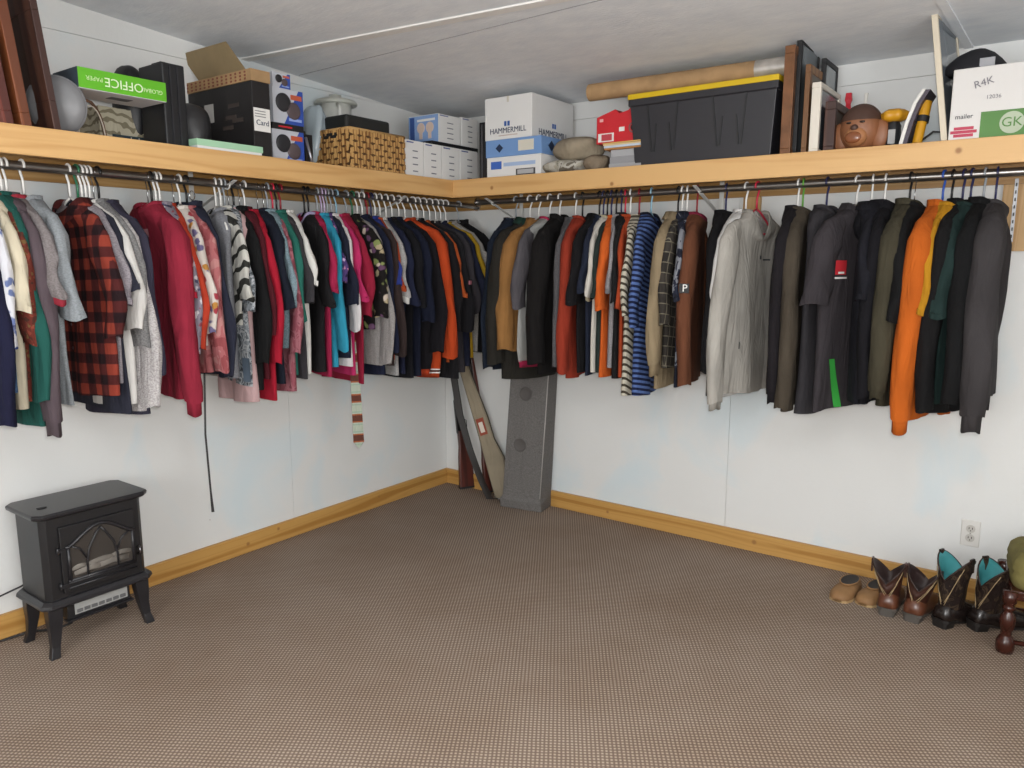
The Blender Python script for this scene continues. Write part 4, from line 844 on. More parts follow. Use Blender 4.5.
# paper stack
x0 = ony(-0.42, 609, 160).x; x1 = ony(-0.42, 641, 160).x; zz = ZS; zr = ony(-0.42, 620, 149).z
cols = [('#9a9a9c', 'grey paper ream, lowest of the paper stack'), ('#8d8d90', 'second grey paper ream in the paper stack'), ('#a3a3a6', 'third grey paper ream in the paper stack')]
hs = (zr-ZS)/3
for k, (c_, lb_) in enumerate(cols):
    o = tag(boxo('paper_ream', 0, x1-x0-0.004*k, 0, 0.26, 0, hs-0.001, plain(c_, 0.7)), lb_, 'paper', 'paper stack beside the tote'); o.location = (x0+0.002*k, -0.42+0.004*k, zz); zz += hs
for k, (c_, lb_, t_) in enumerate((('#a8743c', 'brown paper folder in the paper stack', 0.008), ('#b9c4d2', 'pale blue magazine in the paper stack', 0.010), ('#cdb488', 'manila folder in the paper stack', 0.008), ('#c9a25c', 'topmost tan folder under the red box', 0.006))):
    o = tag(boxo('folder', -0.02-0.003*k, x1-x0, 0, 0.26, 0, t_-0.0008, plain(c_, 0.7)), lb_, 'folder', 'paper stack beside the tote'); o.location = (x0, -0.43, zz); o.rotation_euler = (0, 0, 0.02*(-1)**k); zz += t_
zp = zz
# red shoe box
P = ony(-0.41, 597, 118); h = P.z-zp; x1_ = ony(-0.41, 641, 118).x
r = thing('shoe_box', 'red shoe box with round black logo on the paper stack', 'box', (P.x, -0.41, zp)); RB = plain('#c0202a', 0.5); W_ = x1_-P.x
MB().prism([(0, 0), (W_, 0), (W_, h+0.052), (W_*0.85, h+0.048), (W_*0.72, h+0.018), (W_*0.52, h+0.008), (W_*0.42, h+0.028), (0, h)], 0, 0.22).obj('body', RB, r)
boxo('label_frame', W_*0.04, W_*0.40, -0.002, 0, h*0.06, h*0.38, WHT, r); boxo('label_print', W_*0.12, W_*0.36, -0.003, -0.002, h*0.1, h*0.34, plain('#b6404a', 0.5), r)
boxo('label_tag', W_*0.52, W_*0.64, -0.002, 0, h*0.40, h*0.56, WHT, r); boxo('label_tag', W_*0.07, W_*0.15, -0.002, 0, h*0.82, h*0.93, plain('#e0a4a4', 0.5), r)
MB().lathe([(0.024, 0), (0.024, 0.002), (0.018, 0.002), (0.018, 0)], 20, (W_*0.84, -0.0022, h*0.5), 'Y', False).obj('logo_ring', plain('#7c5a58', 0.5), r); MB().lathe([(0.001, 0.002), (0.014, 0.002), (0.014, 0)], 20, (W_*0.84, -0.0022, h*0.5), 'Y').obj('logo', plain('#2a1a1e', 0.5), r)
# black tote with yellow lid
P = ony(-0.44, 778, 73); zl = P.z-ZS; xl = ony(-0.44, 630, 95).x-P.x
r = thing('storage_tote', 'big black plastic storage tote with yellow lid', 'tote', (P.x, -0.44, ZS)); TB = plain('#26252a', 0.45); L_ = -xl; D_ = 0.40
zb_ = zl-0.026; i_ = 0.022; rings = []
for z__, k in ((0, 1.0), (0.012, 0.95), (zb_*0.5, 0.5), (zb_-0.03, 0.06), (zb_-0.028, -0.25), (zb_, -0.25)):
    q = i_*k; rings.append([(-L_+q, q, z__), (-q, q, z__), (-q, D_-q, z__), (-L_+q, D_-q, z__)])
MB().loft(rings, True, False).obj('body', TB, r, bevel=0.004)
MB().loft([[(-L_-0.008, -0.008, zb_), (0.008, -0.008, zb_), (0.008, D_+0.006, zb_), (-L_-0.008, D_+0.006, zb_)], [(-L_-0.008, -0.008, zl-0.004), (0.008, -0.008, zl-0.004), (0.008, D_+0.006, zl-0.004), (-L_-0.008, D_+0.006, zl-0.004)], [(-L_+0.01, 0.008, zl), (-0.01, 0.008, zl), (-0.01, D_-0.01, zl), (-L_+0.01, D_-0.01, zl)]], True, True).obj('lid', plain('#c9a80e', 0.45), r, bevel=0.003)
for cx_ in (-0.76, -0.30):
    for dx, sl_ in ((-0.11, 0.02), (-0.045, -0.012), (0.045, 0.012), (0.11, -0.02)):
        xx = L_*cx_+L_*dx; M = Matrix.Translation((xx, 0, 0)); m = MB()
        z0_, z1_ = zb_*0.22, zb_*(0.90 if abs(dx) > 0.1 else 0.62)
        f_ = lambda z__: i_*(1-z__/zb_)*0.97-0.003
        m.add([(xx-0.004+sl_, f_(z0_), z0_), (xx+0.004+sl_, f_(z0_), z0_), (xx+0.004, f_(z1_), z1_), (xx-0.004, f_(z1_), z1_), (xx-0.004+sl_, f_(z0_)+0.012, z0_), (xx+0.004+sl_, f_(z0_)+0.012, z0_), (xx+0.004, f_(z1_)+0.012, z1_), (xx-0.004, f_(z1_)+0.012, z1_)], [(0, 1, 2, 3), (0, 4, 5, 1), (1, 5, 6, 2), (2, 6, 7, 3), (3, 7, 4, 0)]).obj('rib', plain('#1b1b1e', 0.4), r)
    for zz_, xw in ((0.22, 0.078), (0.62, 0.045)): pass
# cardboard tube
ta = ony(-0.40, 590, 89); tb_ = ony(-0.36, 788, 64); zc = ZS+zl+0.040
A_ = Vector((ta.x, -0.40, zc)); B_ = Vector((tb_.x, -0.36, zc)); r = thing('cardboard_tube', 'long brown cardboard tube lying on the yellow tote lid', 'tube', A_); d_ = B_-A_
MB().tube([d_*0, d_*0.86], 0.038, 24, False).obj('tube', KRAFT, r, True); MB().tube([d_*0.006, d_*0.85], 0.034, 24, False).obj('tube_inside', plain('#6e523a', 0.8), r, True)
MB().tube([d_*0.86, d_*1.0], 0.0385, 24, True).obj('foil_end', plain('#b9b4ae', 0.3, 0.5, var=0.3), r, True, sharp=0.8)
# frames standing on the tote shelf
def rframe(x, y, top, depth, th, rail, railm, panelm, label, lean=0.0):
    P = ony(y, x, top); return frame('picture_frame', label, (P.x, y), -PI/2, depth, P.z-ZS, th, rail, railm, panelm, lean)
GLASS = plain('#6d7478', 0.08)
rframe(790.5, -0.44, 45, 0.34, 0.040, 0.03, plain('#7a5236', 0.35, 0.3, var=0.4), plain('#4c3a30', 0.6), 'ornate copper edged picture frame against the tote')
rframe(800, -0.40, 37, 0.26, 0.020, 0.022, BLK, GLASS, 'tallest black picture frame beside the copper edged one')
rframe(808.5, -0.42, 64, 0.32, 0.020, 0.03, WD4, plain('#6c6660', 0.6), 'light wooden picture frame between black and white ones')
rframe(817, -0.44, 82, 0.30, 0.034, 0.02, plain('#d3ccc0', 0.5), plain('#50545a', 0.2), 'white edged picture frame with dark rim')
rframe(824, -0.25, 58, 0.20, 0.018, 0.02, BLK, GLASS, 'small black picture frame standing behind the wooden ones')
rframe(831, -0.40, 101, 0.30, 0.040, 0.03, WD1, plain('#40301f', 0.6), 'chunky dark wooden picture frame by the carved head')
# carved head
P = ony(-0.37, 862, 104); hh = P.z-ZS; r = thing('carved_head', 'brown carved coconut animal head with round ears and dark cap', 'carving', (P.x, -0.36, ZS), -0.1)
BR = plain('#8a5a3c', 0.5, var=0.2); BR2 = plain('#4a3228', 0.6, var=0.2); R_ = hh/2
def ball(c, rx, ry, rz_, n=18, m=12, q0=0, q1=PI):
    return [[(c[0]+rx*math.sin(q)*math.cos(a), c[1]+ry*math.sin(q)*math.sin(a), c[2]+rz_*math.cos(q)) for a in [2*PI*i/n for i in range(n)]] for q in [q0+(q1-q0)*j/m for j in range(m+1)]]
MB().loft(ball((0, 0, R_), 0.075, 0.07, R_), True, True).obj('head', BR, r, True)
MB().loft(ball((0, 0.004, R_*1.03), 0.080, 0.076, R_, q1=PI*0.42), True, False).obj('cap', BR2, r, True)
for s_ in (-1, 1):
    MB().loft(ball((s_*0.070, -0.004, R_*0.72), 0.036, 0.020, 0.056), True, True).obj('ear', BR, r, True)
    MB().loft(ball((s_*0.024, -0.064, R_*1.18), 0.011, 0.006, 0.004, 10, 8), True, True).obj('eye', plain('#1c1412', 0.3), r, True)
MB().loft(ball((0, -0.048, R_*0.62), 0.042, 0.038, R_*0.42), True, True).obj('muzzle', plain('#a5714c', 0.35), r, True)
MB().loft(ball((0, -0.082, R_*0.55), 0.030, 0.010, R_*0.24), True, True).obj('mouth', plain('#7c4a2e', 0.25), r, True)
MB().loft(ball((0, -0.074, R_*0.95), 0.014, 0.012, 0.012), True, True).obj('nose', BR2, r, True)
# little figurine behind the head
P = ony(-0.12, 858, 92); hh = P.z-ZS; r = thing('figurine', 'red and white figurine standing behind the carved head', 'figurine', (P.x, -0.12, ZS))
MB().lathe([(0.03, 0), (0.032, 0.01), (0.012, 0.03), (0.012, hh*0.55), (0.02, hh*0.62), (0.001, hh*0.66)], 14).obj('post', plain('#d6d2ca', 0.4), r, True)
MB().loft([[(-0.034+x_*k, y_*k, hh*z__) for x_, y_ in ((-.012, -.01), (.012, -.01), (.012, .01), (-.012, .01))] for z__, k in ((0.62, 0.8), (0.75, 1.0), (0.84, 0.7), (0.90, 1.1), (1.0, 0.9))], True, True).obj('red_figure', plain('#b81c2c', 0.4), r, bevel=0.002)
MB().loft([[(0.02+x_*k+0.014*z__, y_*k, hh*z__) for x_, y_ in ((-.010, -.008), (.010, -.008), (.010, .008), (-.010, .008))] for z__, k in ((0.62, 0.9), (0.76, 1.0), (0.84, 0.5), (0.97, 0.7))], True, True).obj('white_figure', plain('#d8d4cc', 0.4), r, bevel=0.002)
# yellow capped jug
P = ony(-0.36, 895, 110); hh = P.z-ZS; r = thing('flask', 'black flask with scalloped yellow cap beside the carved head', 'flask', (P.x, -0.36, ZS)); YL = plain('#c08a18', 0.4)
MB().lathe([(0.024, 0), (0.026, 0.004), (0.026, hh*0.60), (0.020, hh*0.68), (0.020, hh*0.72)], 20).obj('body', plain('#202226', 0.35), r, True)
MB().loft([[(rr*(1+0.08*math.cos(6*a))*math.cos(a), rr*(1+0.08*math.cos(6*a))*math.sin(a), z__) for a in [2*PI*i/36 for i in range(36)]] for rr, z__ in ((0.02, hh*0.70), (0.046, hh*0.76), (0.047, hh*0.92), (0.03, hh), (0.001, hh))], True, True).obj('cap', YL, r, True)
boxo('label_strip', -0.012, 0.012, -0.028, -0.026, hh*0.15, hh*0.5, plain('#9a9a9a', 0.5), r)
# yellow hand tool with cable
b0 = ony(-0.40, 917, 142); b1 = ony(-0.37, 926, 102); r = thing('hand_tool', 'yellow tubular hand tool with black collar and cable', 'tool', (b0.x, -0.40, ZS)); d_ = Vector((b1.x-b0.x, 0.03, b1.z-ZS))
MB().tube([d_*0+Vector((0, 0, 0.012)), d_*0.55], 0.017, 16).obj('handle', YL, r, True, sharp=0.8); MB().tube([d_*0.55, d_*0.68], 0.023, 16).obj('collar', BLK, r, True, sharp=0.8); MB().tube([d_*0.68, d_], 0.021, 16).obj('head', YL, r, True, sharp=0.8)
MB().tube([d_*0.08, Vector((0.05, 0.0, 0.05)), Vector((0.085, 0.0, 0.045)), Vector((0.09, 0.01, 0.006))], 0.004, 8).obj('cable', BLK, r, True)
MB().tube([d_*0.6, Vector((-0.02, 0, d_.z*0.5)), Vector((-0.035, 0, 0.06)), Vector((-0.025, 0, 0.006))], 0.004, 8).obj('lever', BLK, r, True)
# curved white board
pts = [ony(-0.43, *q) for q in ((900, 142), (907, 122), (915, 103), (924, 89))]; r = thing('curved_board', 'white curved board with dark back beside the yellow tool', 'board', (pts[0].x, -0.43, ZS)); o0 = Vector((pts[0].x, -0.43, ZS)); pts[0].z = ZS+0.002
vs = [[(p-o0)+Vector((dx, dy, 0)) for dx, dy in ((-0.006, 0), (0.006, 0), (0.006, 0.16), (-0.006, 0.16))] for p in pts]; MB().loft(vs, True, True).obj('board', plain('#d4d1cc', 0.4), r)
vs = [[(p-o0)+Vector((dx, dy, -0.002)) for dx, dy in ((0.006, 0.004), (0.020, 0.004), (0.020, 0.156), (0.006, 0.156))] for p in pts]; vs[0] = [Vector((v_.x, v_.y, 0.002)) for v_ in vs[0]]; MB().loft(vs, True, True).obj('backing', plain('#3c3340', 0.5), r)
# tall glazed frame
P = ony(-0.44, 945, 134); frame('picture_frame', 'tall cream edged framed glass leaning beside the white carton', (P.x, -0.44), -PI/2-0.10, 0.30, 0.455, 0.020, 0.012, plain('#cfc4b0', 0.5), plain('#6d757c', 0.10), 0.15)
# white carton with green label and black hat
P = ony(-0.445, 954, 70); h = P.z-ZS; x1_ = 3.22; r = thing('mailing_carton', 'white carton with green label and red logo beside the framed glass', 'box', (P.x, -0.445, ZS)); W_ = x1_-P.x
boxo('body', 0, W_, 0, 0.34, 0, h, plain('#cfccc9', 0.6), r, bevel=0.003)
gx0 = ony(-0.445, 980, 125).x-P.x; zt = ony(-0.445, 982, 112).z-ZS
boxo('green_label', gx0, W_, -0.0015, 0, 0.008, zt, plain('#4f7c3c', 0.6), r); cgx = ony(-0.445, 1012, 122).x-P.x
MB().lathe([(0.001, 0.002), (0.036, 0.002), (0.036, 0)], 24, (cgx, -0.004, zt*0.55), 'Y').obj('round_logo', plain('#a9b49c', 0.6), r); text(r, 'F', 'GK', cgx, zt*0.55, 0.044, plain('#4f7c3c', 0.6), 0.006)
rx_ = ony(-0.445, 964, 125).x-P.x
for dz_, hw in ((0.0, 0.040), (0.012, 0.030), (-0.012, 0.030)): boxo('red_logo', rx_-hw, rx_+hw, -0.0015, 0, 0.034+dz_-0.005, 0.034+dz_+0.005, plain('#b23a52', 0.6), r)
text(r, 'F', 'mailer', rx_-0.002, 0.085, 0.022, plain('#3a3a40', 0.6), 0.002); text(r, 'F', 'R4K', gx0+0.0, h*0.78, 0.034, plain('#77737a', 0.6), 0.002, 0.25); text(r, 'F', '12036', cgx-0.06, h*0.58, 0.018, plain('#77747a', 0.6), 0.002)
P2 = ony(-0.36, 983, 46); zt = P2.z-ZS-h; r = thing('hat', 'black knit hat with white print on the white carton', 'hat', (P2.x, -0.33, ZS+h+0.0005))
MB().loft([[((-0.012*k + rr*math.cos(a)*(1.25 if math.cos(a) < 0 else 0.85))*(1+0.06*math.sin(4*a+k)), rr*0.8*math.sin(a)*(1+0.06*math.sin(3*a+2*k)), zt*k) for a in [2*PI*i/24 for i in range(24)]] for rr, k in ((0.10, 0), (0.095, 0.2), (0.075, 0.5), (0.05, 0.78), (0.022, 0.95), (0.002, 1.0))], True, True).obj('crown', plain('#16161c', 0.8, var=0.2), r, True)
boxo('print', 0.0, 0.045, -0.082, -0.070, 0.006, 0.034, plain('#9a9a9e', 0.7), r)

# ------------------------------------------------------------------ things on the floor
# electric stove
st = thing('electric_stove', 'black freestanding electric fireplace stove with arched window', 'stove', (0.222, -2.346, 0)); SB = plain('#1a191b', 0.42, var=0.15); SB2 = plain('#222124', 0.32)
def cham(x, y, c): return [(-x, -y+c), (-x+c, -y), (x-c, -y), (x, -y+c), (x, y-c), (x-c, y), (-x+c, y), (-x, y-c)]
def slab(name, lv, mat): MB().loft([[(px_, py_, z__) for px_, py_ in cham(x, y, c_)] for x, y, c_, z__ in lv], True, True).obj(name, mat, st, bevel=0.002)
slab('top', [(0.118, 0.192, 0.02, 0.517), (0.130, 0.205, 0.024, 0.524), (0.132, 0.207, 0.024, 0.535), (0.128, 0.203, 0.024, 0.541)], SB2)
slab('body', [(0.110, 0.182, 0.018, 0.212), (0.110, 0.182, 0.018, 0.518)], SB)
slab('base', [(0.120, 0.194, 0.022, 0.182), (0.130, 0.205, 0.026, 0.190), (0.128, 0.203, 0.026, 0.202), (0.118, 0.190, 0.02, 0.214)], SB2)
for sx in (-1, 1):
    for sy in (-1, 1):
        rings = []
        for z__, off, hw in ((0.184, 0.0, 0.026), (0.14, 0.002, 0.024), (0.09, 0.004, 0.019), (0.04, 0.010, 0.015), (0.008, 0.017, 0.016), (0.0, 0.018, 0.017)):
            cx_, cy_ = sx*(0.090+off), sy*(0.158+off); rings.append([(cx_+a_*hw*0.8, cy_+b_*hw, z__) for a_, b_ in ((-1, -1), (1, -1), (1, 1), (-1, 1))])
        MB().loft(rings, True, True).obj('leg', SB2, st, bevel=0.003)
XF = 0.110
door = boxo('door', XF, XF+0.012, -0.128, 0.142, 0.232, 0.480, SB, st, bevel=0.003)
def arch(y): q = (y-0.012)/0.115; return 0.408+0.048*max(0.0, math.cos(q*PI/2))**1.2 + 0.006*math.cos(q*PI*1.0)
ysn = [-0.100+0.224*i/16 for i in range(17)]
glass_poly = [(-0.100, 0.282)]+[(0.124, 0.282)]+[(y_, arch(y_)-0.006) for y_ in reversed(ysn)]
MB().prism(glass_poly, XF+0.012, XF+0.014, 'YZ').obj('window_glass', plain('#3a3633', 0.12), door)
MB().tube([(XF+0.016, y_, arch(y_)) for y_ in [-0.112]+ysn+[0.136]], 0.007, 8).obj('arch_rail', SB2, door, True)
for y_ in (-0.104, 0.128): MB().tube([(XF+0.016, y_, 0.276), (XF+0.016, y_, 0.408)], 0.006, 8).obj('window_stile', SB2, door, True)
for z__, rr in ((0.276, 0.006), (0.250, 0.004), (0.268, 0.003)): MB().tube([(XF+0.016, -0.112, z__), (XF+0.016, 0.136, z__)], rr, 8).obj('window_rail', SB2, door, True)
for s_ in (-1, 1):
    MB().tube([(XF+0.017, 0.012+s_*0.056, 0.278), (XF+0.017, 0.012+s_*0.055, 0.33), (XF+0.017, 0.012+s_*0.044, 0.38), (XF+0.017, 0.012+s_*0.018, 0.425), (XF+0.017, 0.012, 0.448)], 0.0042, 8).obj('mullion', SB2, door, True)
    MB().tube([(XF+0.017, 0.012+s_*0.056, 0.345), (XF+0.017, 0.012+s_*0.075, 0.385), (XF+0.017, 0.012+s_*0.108, 0.405)], 0.0038, 8).obj('mullion', SB2, door, True)
LGM = plain('#77716a', 0.8, var=0.35)
for y0_, y1_, z__, rr in ((-0.09, 0.03, 0.298, 0.011), (-0.02, 0.11, 0.300, 0.012), (-0.05, 0.07, 0.318, 0.010), (0.04, 0.12, 0.322, 0.010), (-0.098, -0.04, 0.316, 0.009)):
    MB().tube([(XF+0.013, y0_, z__), (XF+0.0145, (y0_+y1_)/2, z__+0.006), (XF+0.013, y1_, z__+0.002)], rr, 8, flat=0.12).obj('log', LGM, door, True)
for z__ in (0.262, 0.395):
    MB().tube([(XF+0.010, -0.136, z__-0.012), (XF+0.010, -0.136, z__+0.012)], 0.006, 8).obj('hinge', SB2, st, True); boxo('hinge_strap', XF+0.012, XF+0.017, -0.138, -0.112, z__-0.005, z__+0.005, SB2, st)
MB().tube([(XF+0.014, 0.146, 0.300), (XF+0.030, 0.146, 0.305), (XF+0.032, 0.146, 0.325), (XF+0.014, 0.146, 0.330)], 0.006, 8).obj('handle', plain('#6a686a', 0.2, 0.9), st, True)
hg = boxo('heater_outlet', -0.05, 0.088, -0.112, 0.118, 0.118, 0.184, SB, st); boxo('grille', 0.088, 0.090, -0.086, 0.108, 0.128, 0.172, plain('#9a9a98', 0.4), hg)
for k in range(7): boxo('slat', 0.090, 0.0935, -0.080+k*0.0265, -0.060+k*0.0265, 0.134, 0.146, plain('#5f5f60', 0.4), hg)
boxo('sill', 0.07, 0.105, -0.118, 0.124, 0.112, 0.118, SB2, hg)
MB().lathe([(0.017, 0), (0.016, 0.003), (0.001, 0.0035)], 16, (0.03, -0.14, 0.541)).obj('control_dial', SB, st, True)
a0 = onx(0.02, 0, 612); cordm = plain('#1a1a1c', 0.5)
c_ = thing('power_cord', 'black power cord running behind the electric stove', 'cord', (0.03, -2.75, 0.0))
boxo('plug', -0.029, -0.004, -0.115, -0.085, 0.175, 0.205, cordm, c_, bevel=0.004)
MB().tube([(-0.006, -0.10, 0.19), (0.0, 0.12, 0.165), (0.03, 0.24, 0.20), (0.085, 0.27, 0.24)], 0.0035, 8).obj('cable', cordm, c_, True)
MB().tube([(0.0, -0.10, 0.006), (0.004, 0.1, 0.006), (0.02, 0.26, 0.006), (0.08, 0.33, 0.006), (0.10, 0.38, 0.02)], 0.0045, 8).obj('cable', cordm, c_, True)

# guns, case and speaker box in the corner
def along(p0, p1, face=(1, -0.6, 0)):
    z = (Vector(p1)-Vector(p0)).normalized(); y = Vector(face); y = (y-z*y.dot(z)).normalized(); x = y.cross(z)
    return Matrix(((x.x, y.x, z.x, p0[0]), (x.y, y.y, z.y, p0[1]), (x.z, y.z, z.z, p0[2]), (0, 0, 0, 1)))
def long_gun(label, p0, p1, flip=1):
    r = thing('hunting_rifle', label, 'rifle'); r.matrix_world = along(p0, p1); ST = wood('#54241a', '#3c1812', 'Z', rough=0.35); GM = plain('#1b1a1b', 0.35, 0.6)
    f = flip
    MB().prism([(-0.042*f, 0.006), (0.062*f, 0.0), (0.055*f, 0.16), (0.026*f, 0.26), (0.022*f, 0.36), (-0.014*f, 0.37), (-0.016*f, 0.27), (-0.026*f, 0.20)][::1], -0.018, 0.018).obj('stock', ST, r, bevel=0.007)
    MB().prism([(-0.043*f, 0.004), (0.063*f, -0.003), (0.062*f, 0.010), (-0.042*f, 0.016)], -0.0185, 0.0185).obj('butt_pad', BLK, r)
    MB().prism([(-0.018*f, 0.35), (0.024*f, 0.35), (0.022*f, 0.56), (-0.016*f, 0.56)], -0.014, 0.014).obj('receiver', GM, r, bevel=0.003)
    MB().prism([(-0.002*f, 0.55), (0.026*f, 0.55), (0.020*f, 0.84), (0.0, 0.84)], -0.015, 0.015).obj('forearm', ST, r, bevel=0.005)
    MB().tube([(-0.006*f, 0, 0.54), (-0.006*f, 0, 1.10)], 0.0085, 12).obj('barrel', GM, r, True, sharp=0.8)
    MB().tube([(0.022*f, 0, 0.37), (0.05*f, 0, 0.385), (0.052*f, 0, 0.425), (0.022*f, 0, 0.44)], 0.0028, 6).obj('trigger_guard', GM, r, True)
    MB().tube([(0.026*f, 0, 0.405), (0.040*f, 0, 0.40)], 0.003, 6).obj('trigger', GM, r, True); return r
g0 = onz(0.0, 466, 489)
g1 = long_gun('hunting rifle with brown wooden stock leaning in the corner', (g0.x, g0.y, 0.006), (0.075, -0.055, 1.02), -1)
pts = [ony(-0.10, 454, 378), ony(-0.11, 460, 415), ony(-0.13, 470, 450), ony(-0.15, 481, 480), Vector((*onz(0.02, 490, 499).xy, 0.02)), Vector((*onz(0.012, 498, 498).xy, 0.012))]
sl_ = thing('rifle_sling', 'dark brown leather rifle sling hanging in a curve to the carpet', 'strap', pts[0])
rings = []
for p in pts: rings.append([p-pts[0]+Vector((RT.x*s_*0.019, RT.y*s_*0.019, 0))+Vector((0, t_*0.003, 0)) for s_, t_ in ((-1, -1), (1, -1), (1, 1), (-1, 1))])
MB().loft(rings, True, True).obj('strap', plain('#1d1612', 0.6, var=0.2), sl_, True, sharp=0.8)
MB().tube([pts[-1]-pts[0]+Vector((0.02*math.cos(a), 0.012*math.sin(a), 0.004+0.008*math.sin(a))) for a in [2*PI*k/10 for k in range(11)]], 0.003, 6).obj('buckle', CHROME, sl_, True)
g2b = onz(0.0, 491, 493); long_gun('second hunting rifle with red brown stock behind the tan case', (g2b.x, g2b.y-0.002, 0.006), (0.21, -0.045, 1.0), -1)
cb = onz(0.0, 506, 499); ct = ony(-0.07, 466, 372)
gc = thing('gun_case', 'tan canvas soft gun case leaning in the corner', 'case'); gc.matrix_world = along((cb.x, cb.y-0.01, 0.008), (ct.x, -0.075, ct.z), (0.3, -1, 0))
lz = (Vector((ct.x, -0.075, ct.z))-Vector((cb.x, cb.y-0.01, 0.008))).length
outl = [(-0.058, 0.0), (0.055, 0.0), (0.075, lz*0.30), (0.050, lz*0.45), (0.052, lz*0.62), (0.034, lz*0.95), (0.028, lz*1.25), (-0.026, lz*1.25), (-0.032, lz*0.95), (-0.040, lz*0.5), (-0.048, lz*0.3)]
outl = [(-a_, b_) for a_, b_ in outl][::-1]
MB().prism(outl, -0.022, 0.022).obj('shell', cloth('solid', '#a5977e'), gc, bevel=0.014)
MB().tube([(-a_*-1.0, 0.0, b_) for a_, b_ in outl]+[(outl[0][0], 0, outl[0][1])], 0.006, 6).obj('piping', plain('#3a332a', 0.8), gc, True)
boxo('label_patch', -0.030, 0.020, 0.0222, 0.0240, lz*0.50, lz*0.63, plain('#8c3a26', 0.7), gc); boxo('label_tag', -0.018, 0.010, 0.0240, 0.0252, lz*0.52, lz*0.60, plain('#d2c8bc', 0.7), gc)
# grey carpeted speaker box
C_ = onz(0.0, 541, 513); sp = thing('speaker_enclosure', 'tall grey carpeted speaker enclosure with two round cut-outs in the corner', 'speaker box', (C_.x, C_.y, 0), 0.17)
a_ = Vector((-math.cos(0.17), -math.sin(0.17), 0)); b_ = Vector((-math.sin(0.17), math.cos(0.17), 0)); la = along_x(C_, a_, 500); lb = along_x(C_, b_, 553)
lb = min(lb, 0.15); GC = cloth('heather', '#7f7b78', '#6c6866'); hS = 0.98; lx = 0.045; ly = 0.045
MB().loft([[(-la, 0, 0.0), (0, 0, 0.0), (0, lb, 0.0), (-la, lb, 0.0)], [(-la, -0.006, 0.05), (0, -0.006, 0.05), (0, lb, 0.05), (-la, lb, 0.05)], [(-la*0.96+lx*0.09, 0.002, 0.075), (-0.012+lx*0.09, 0.002, 0.075), (-0.004+lx*0.09, lb*0.98, 0.075), (-la*0.96+lx*0.09, lb*0.98, 0.075)], [(-la*0.94+lx, ly, hS), (-0.012+lx, ly, hS), (-0.004+lx, lb, hS), (-la*0.94+lx, lb, hS)]], True, True).obj('cabinet', GC, sp, bevel=0.006)
for (px_, py_) in ((526, 394), (520, 445)):
    # hole centre on the sloping front face
    d0 = ray(px_, py_); Mi = Matrix.Rotation(-0.17, 3, 'Z'); o0 = Mi @ (CAM-sp.location); dd = Mi @ d0
    nY = Vector((0, -1, ly/hS)).normalized(); t_ = (Vector((0, 0.0, 0.075))-o0).dot(nY)/dd.dot(nY); hc = o0+dd*t_
    m = MB(); n = 24; ux = Vector((1, 0, 0)); uz = nY.cross(ux).normalized()
    m.loft([[hc+nY*dn+(ux*math.cos(a)+uz*math.sin(a))*rr for a in [2*PI*i/n for i in range(n)]] for rr, dn in ((0.040, 0.001), (0.038, 0.004), (0.033, 0.002), (0.030, -0.0005), (0.004, -0.0008))], False, True)
    m.obj('port', plain('#524e4c', 0.9), sp, True)
MB().tube([(-0.012+lx*0.09, 0.0, 0.08), (-0.012+lx, ly-0.002, hS)], 0.003, 6).obj('seam', plain('#a8a4a0', 0.8), sp, True)

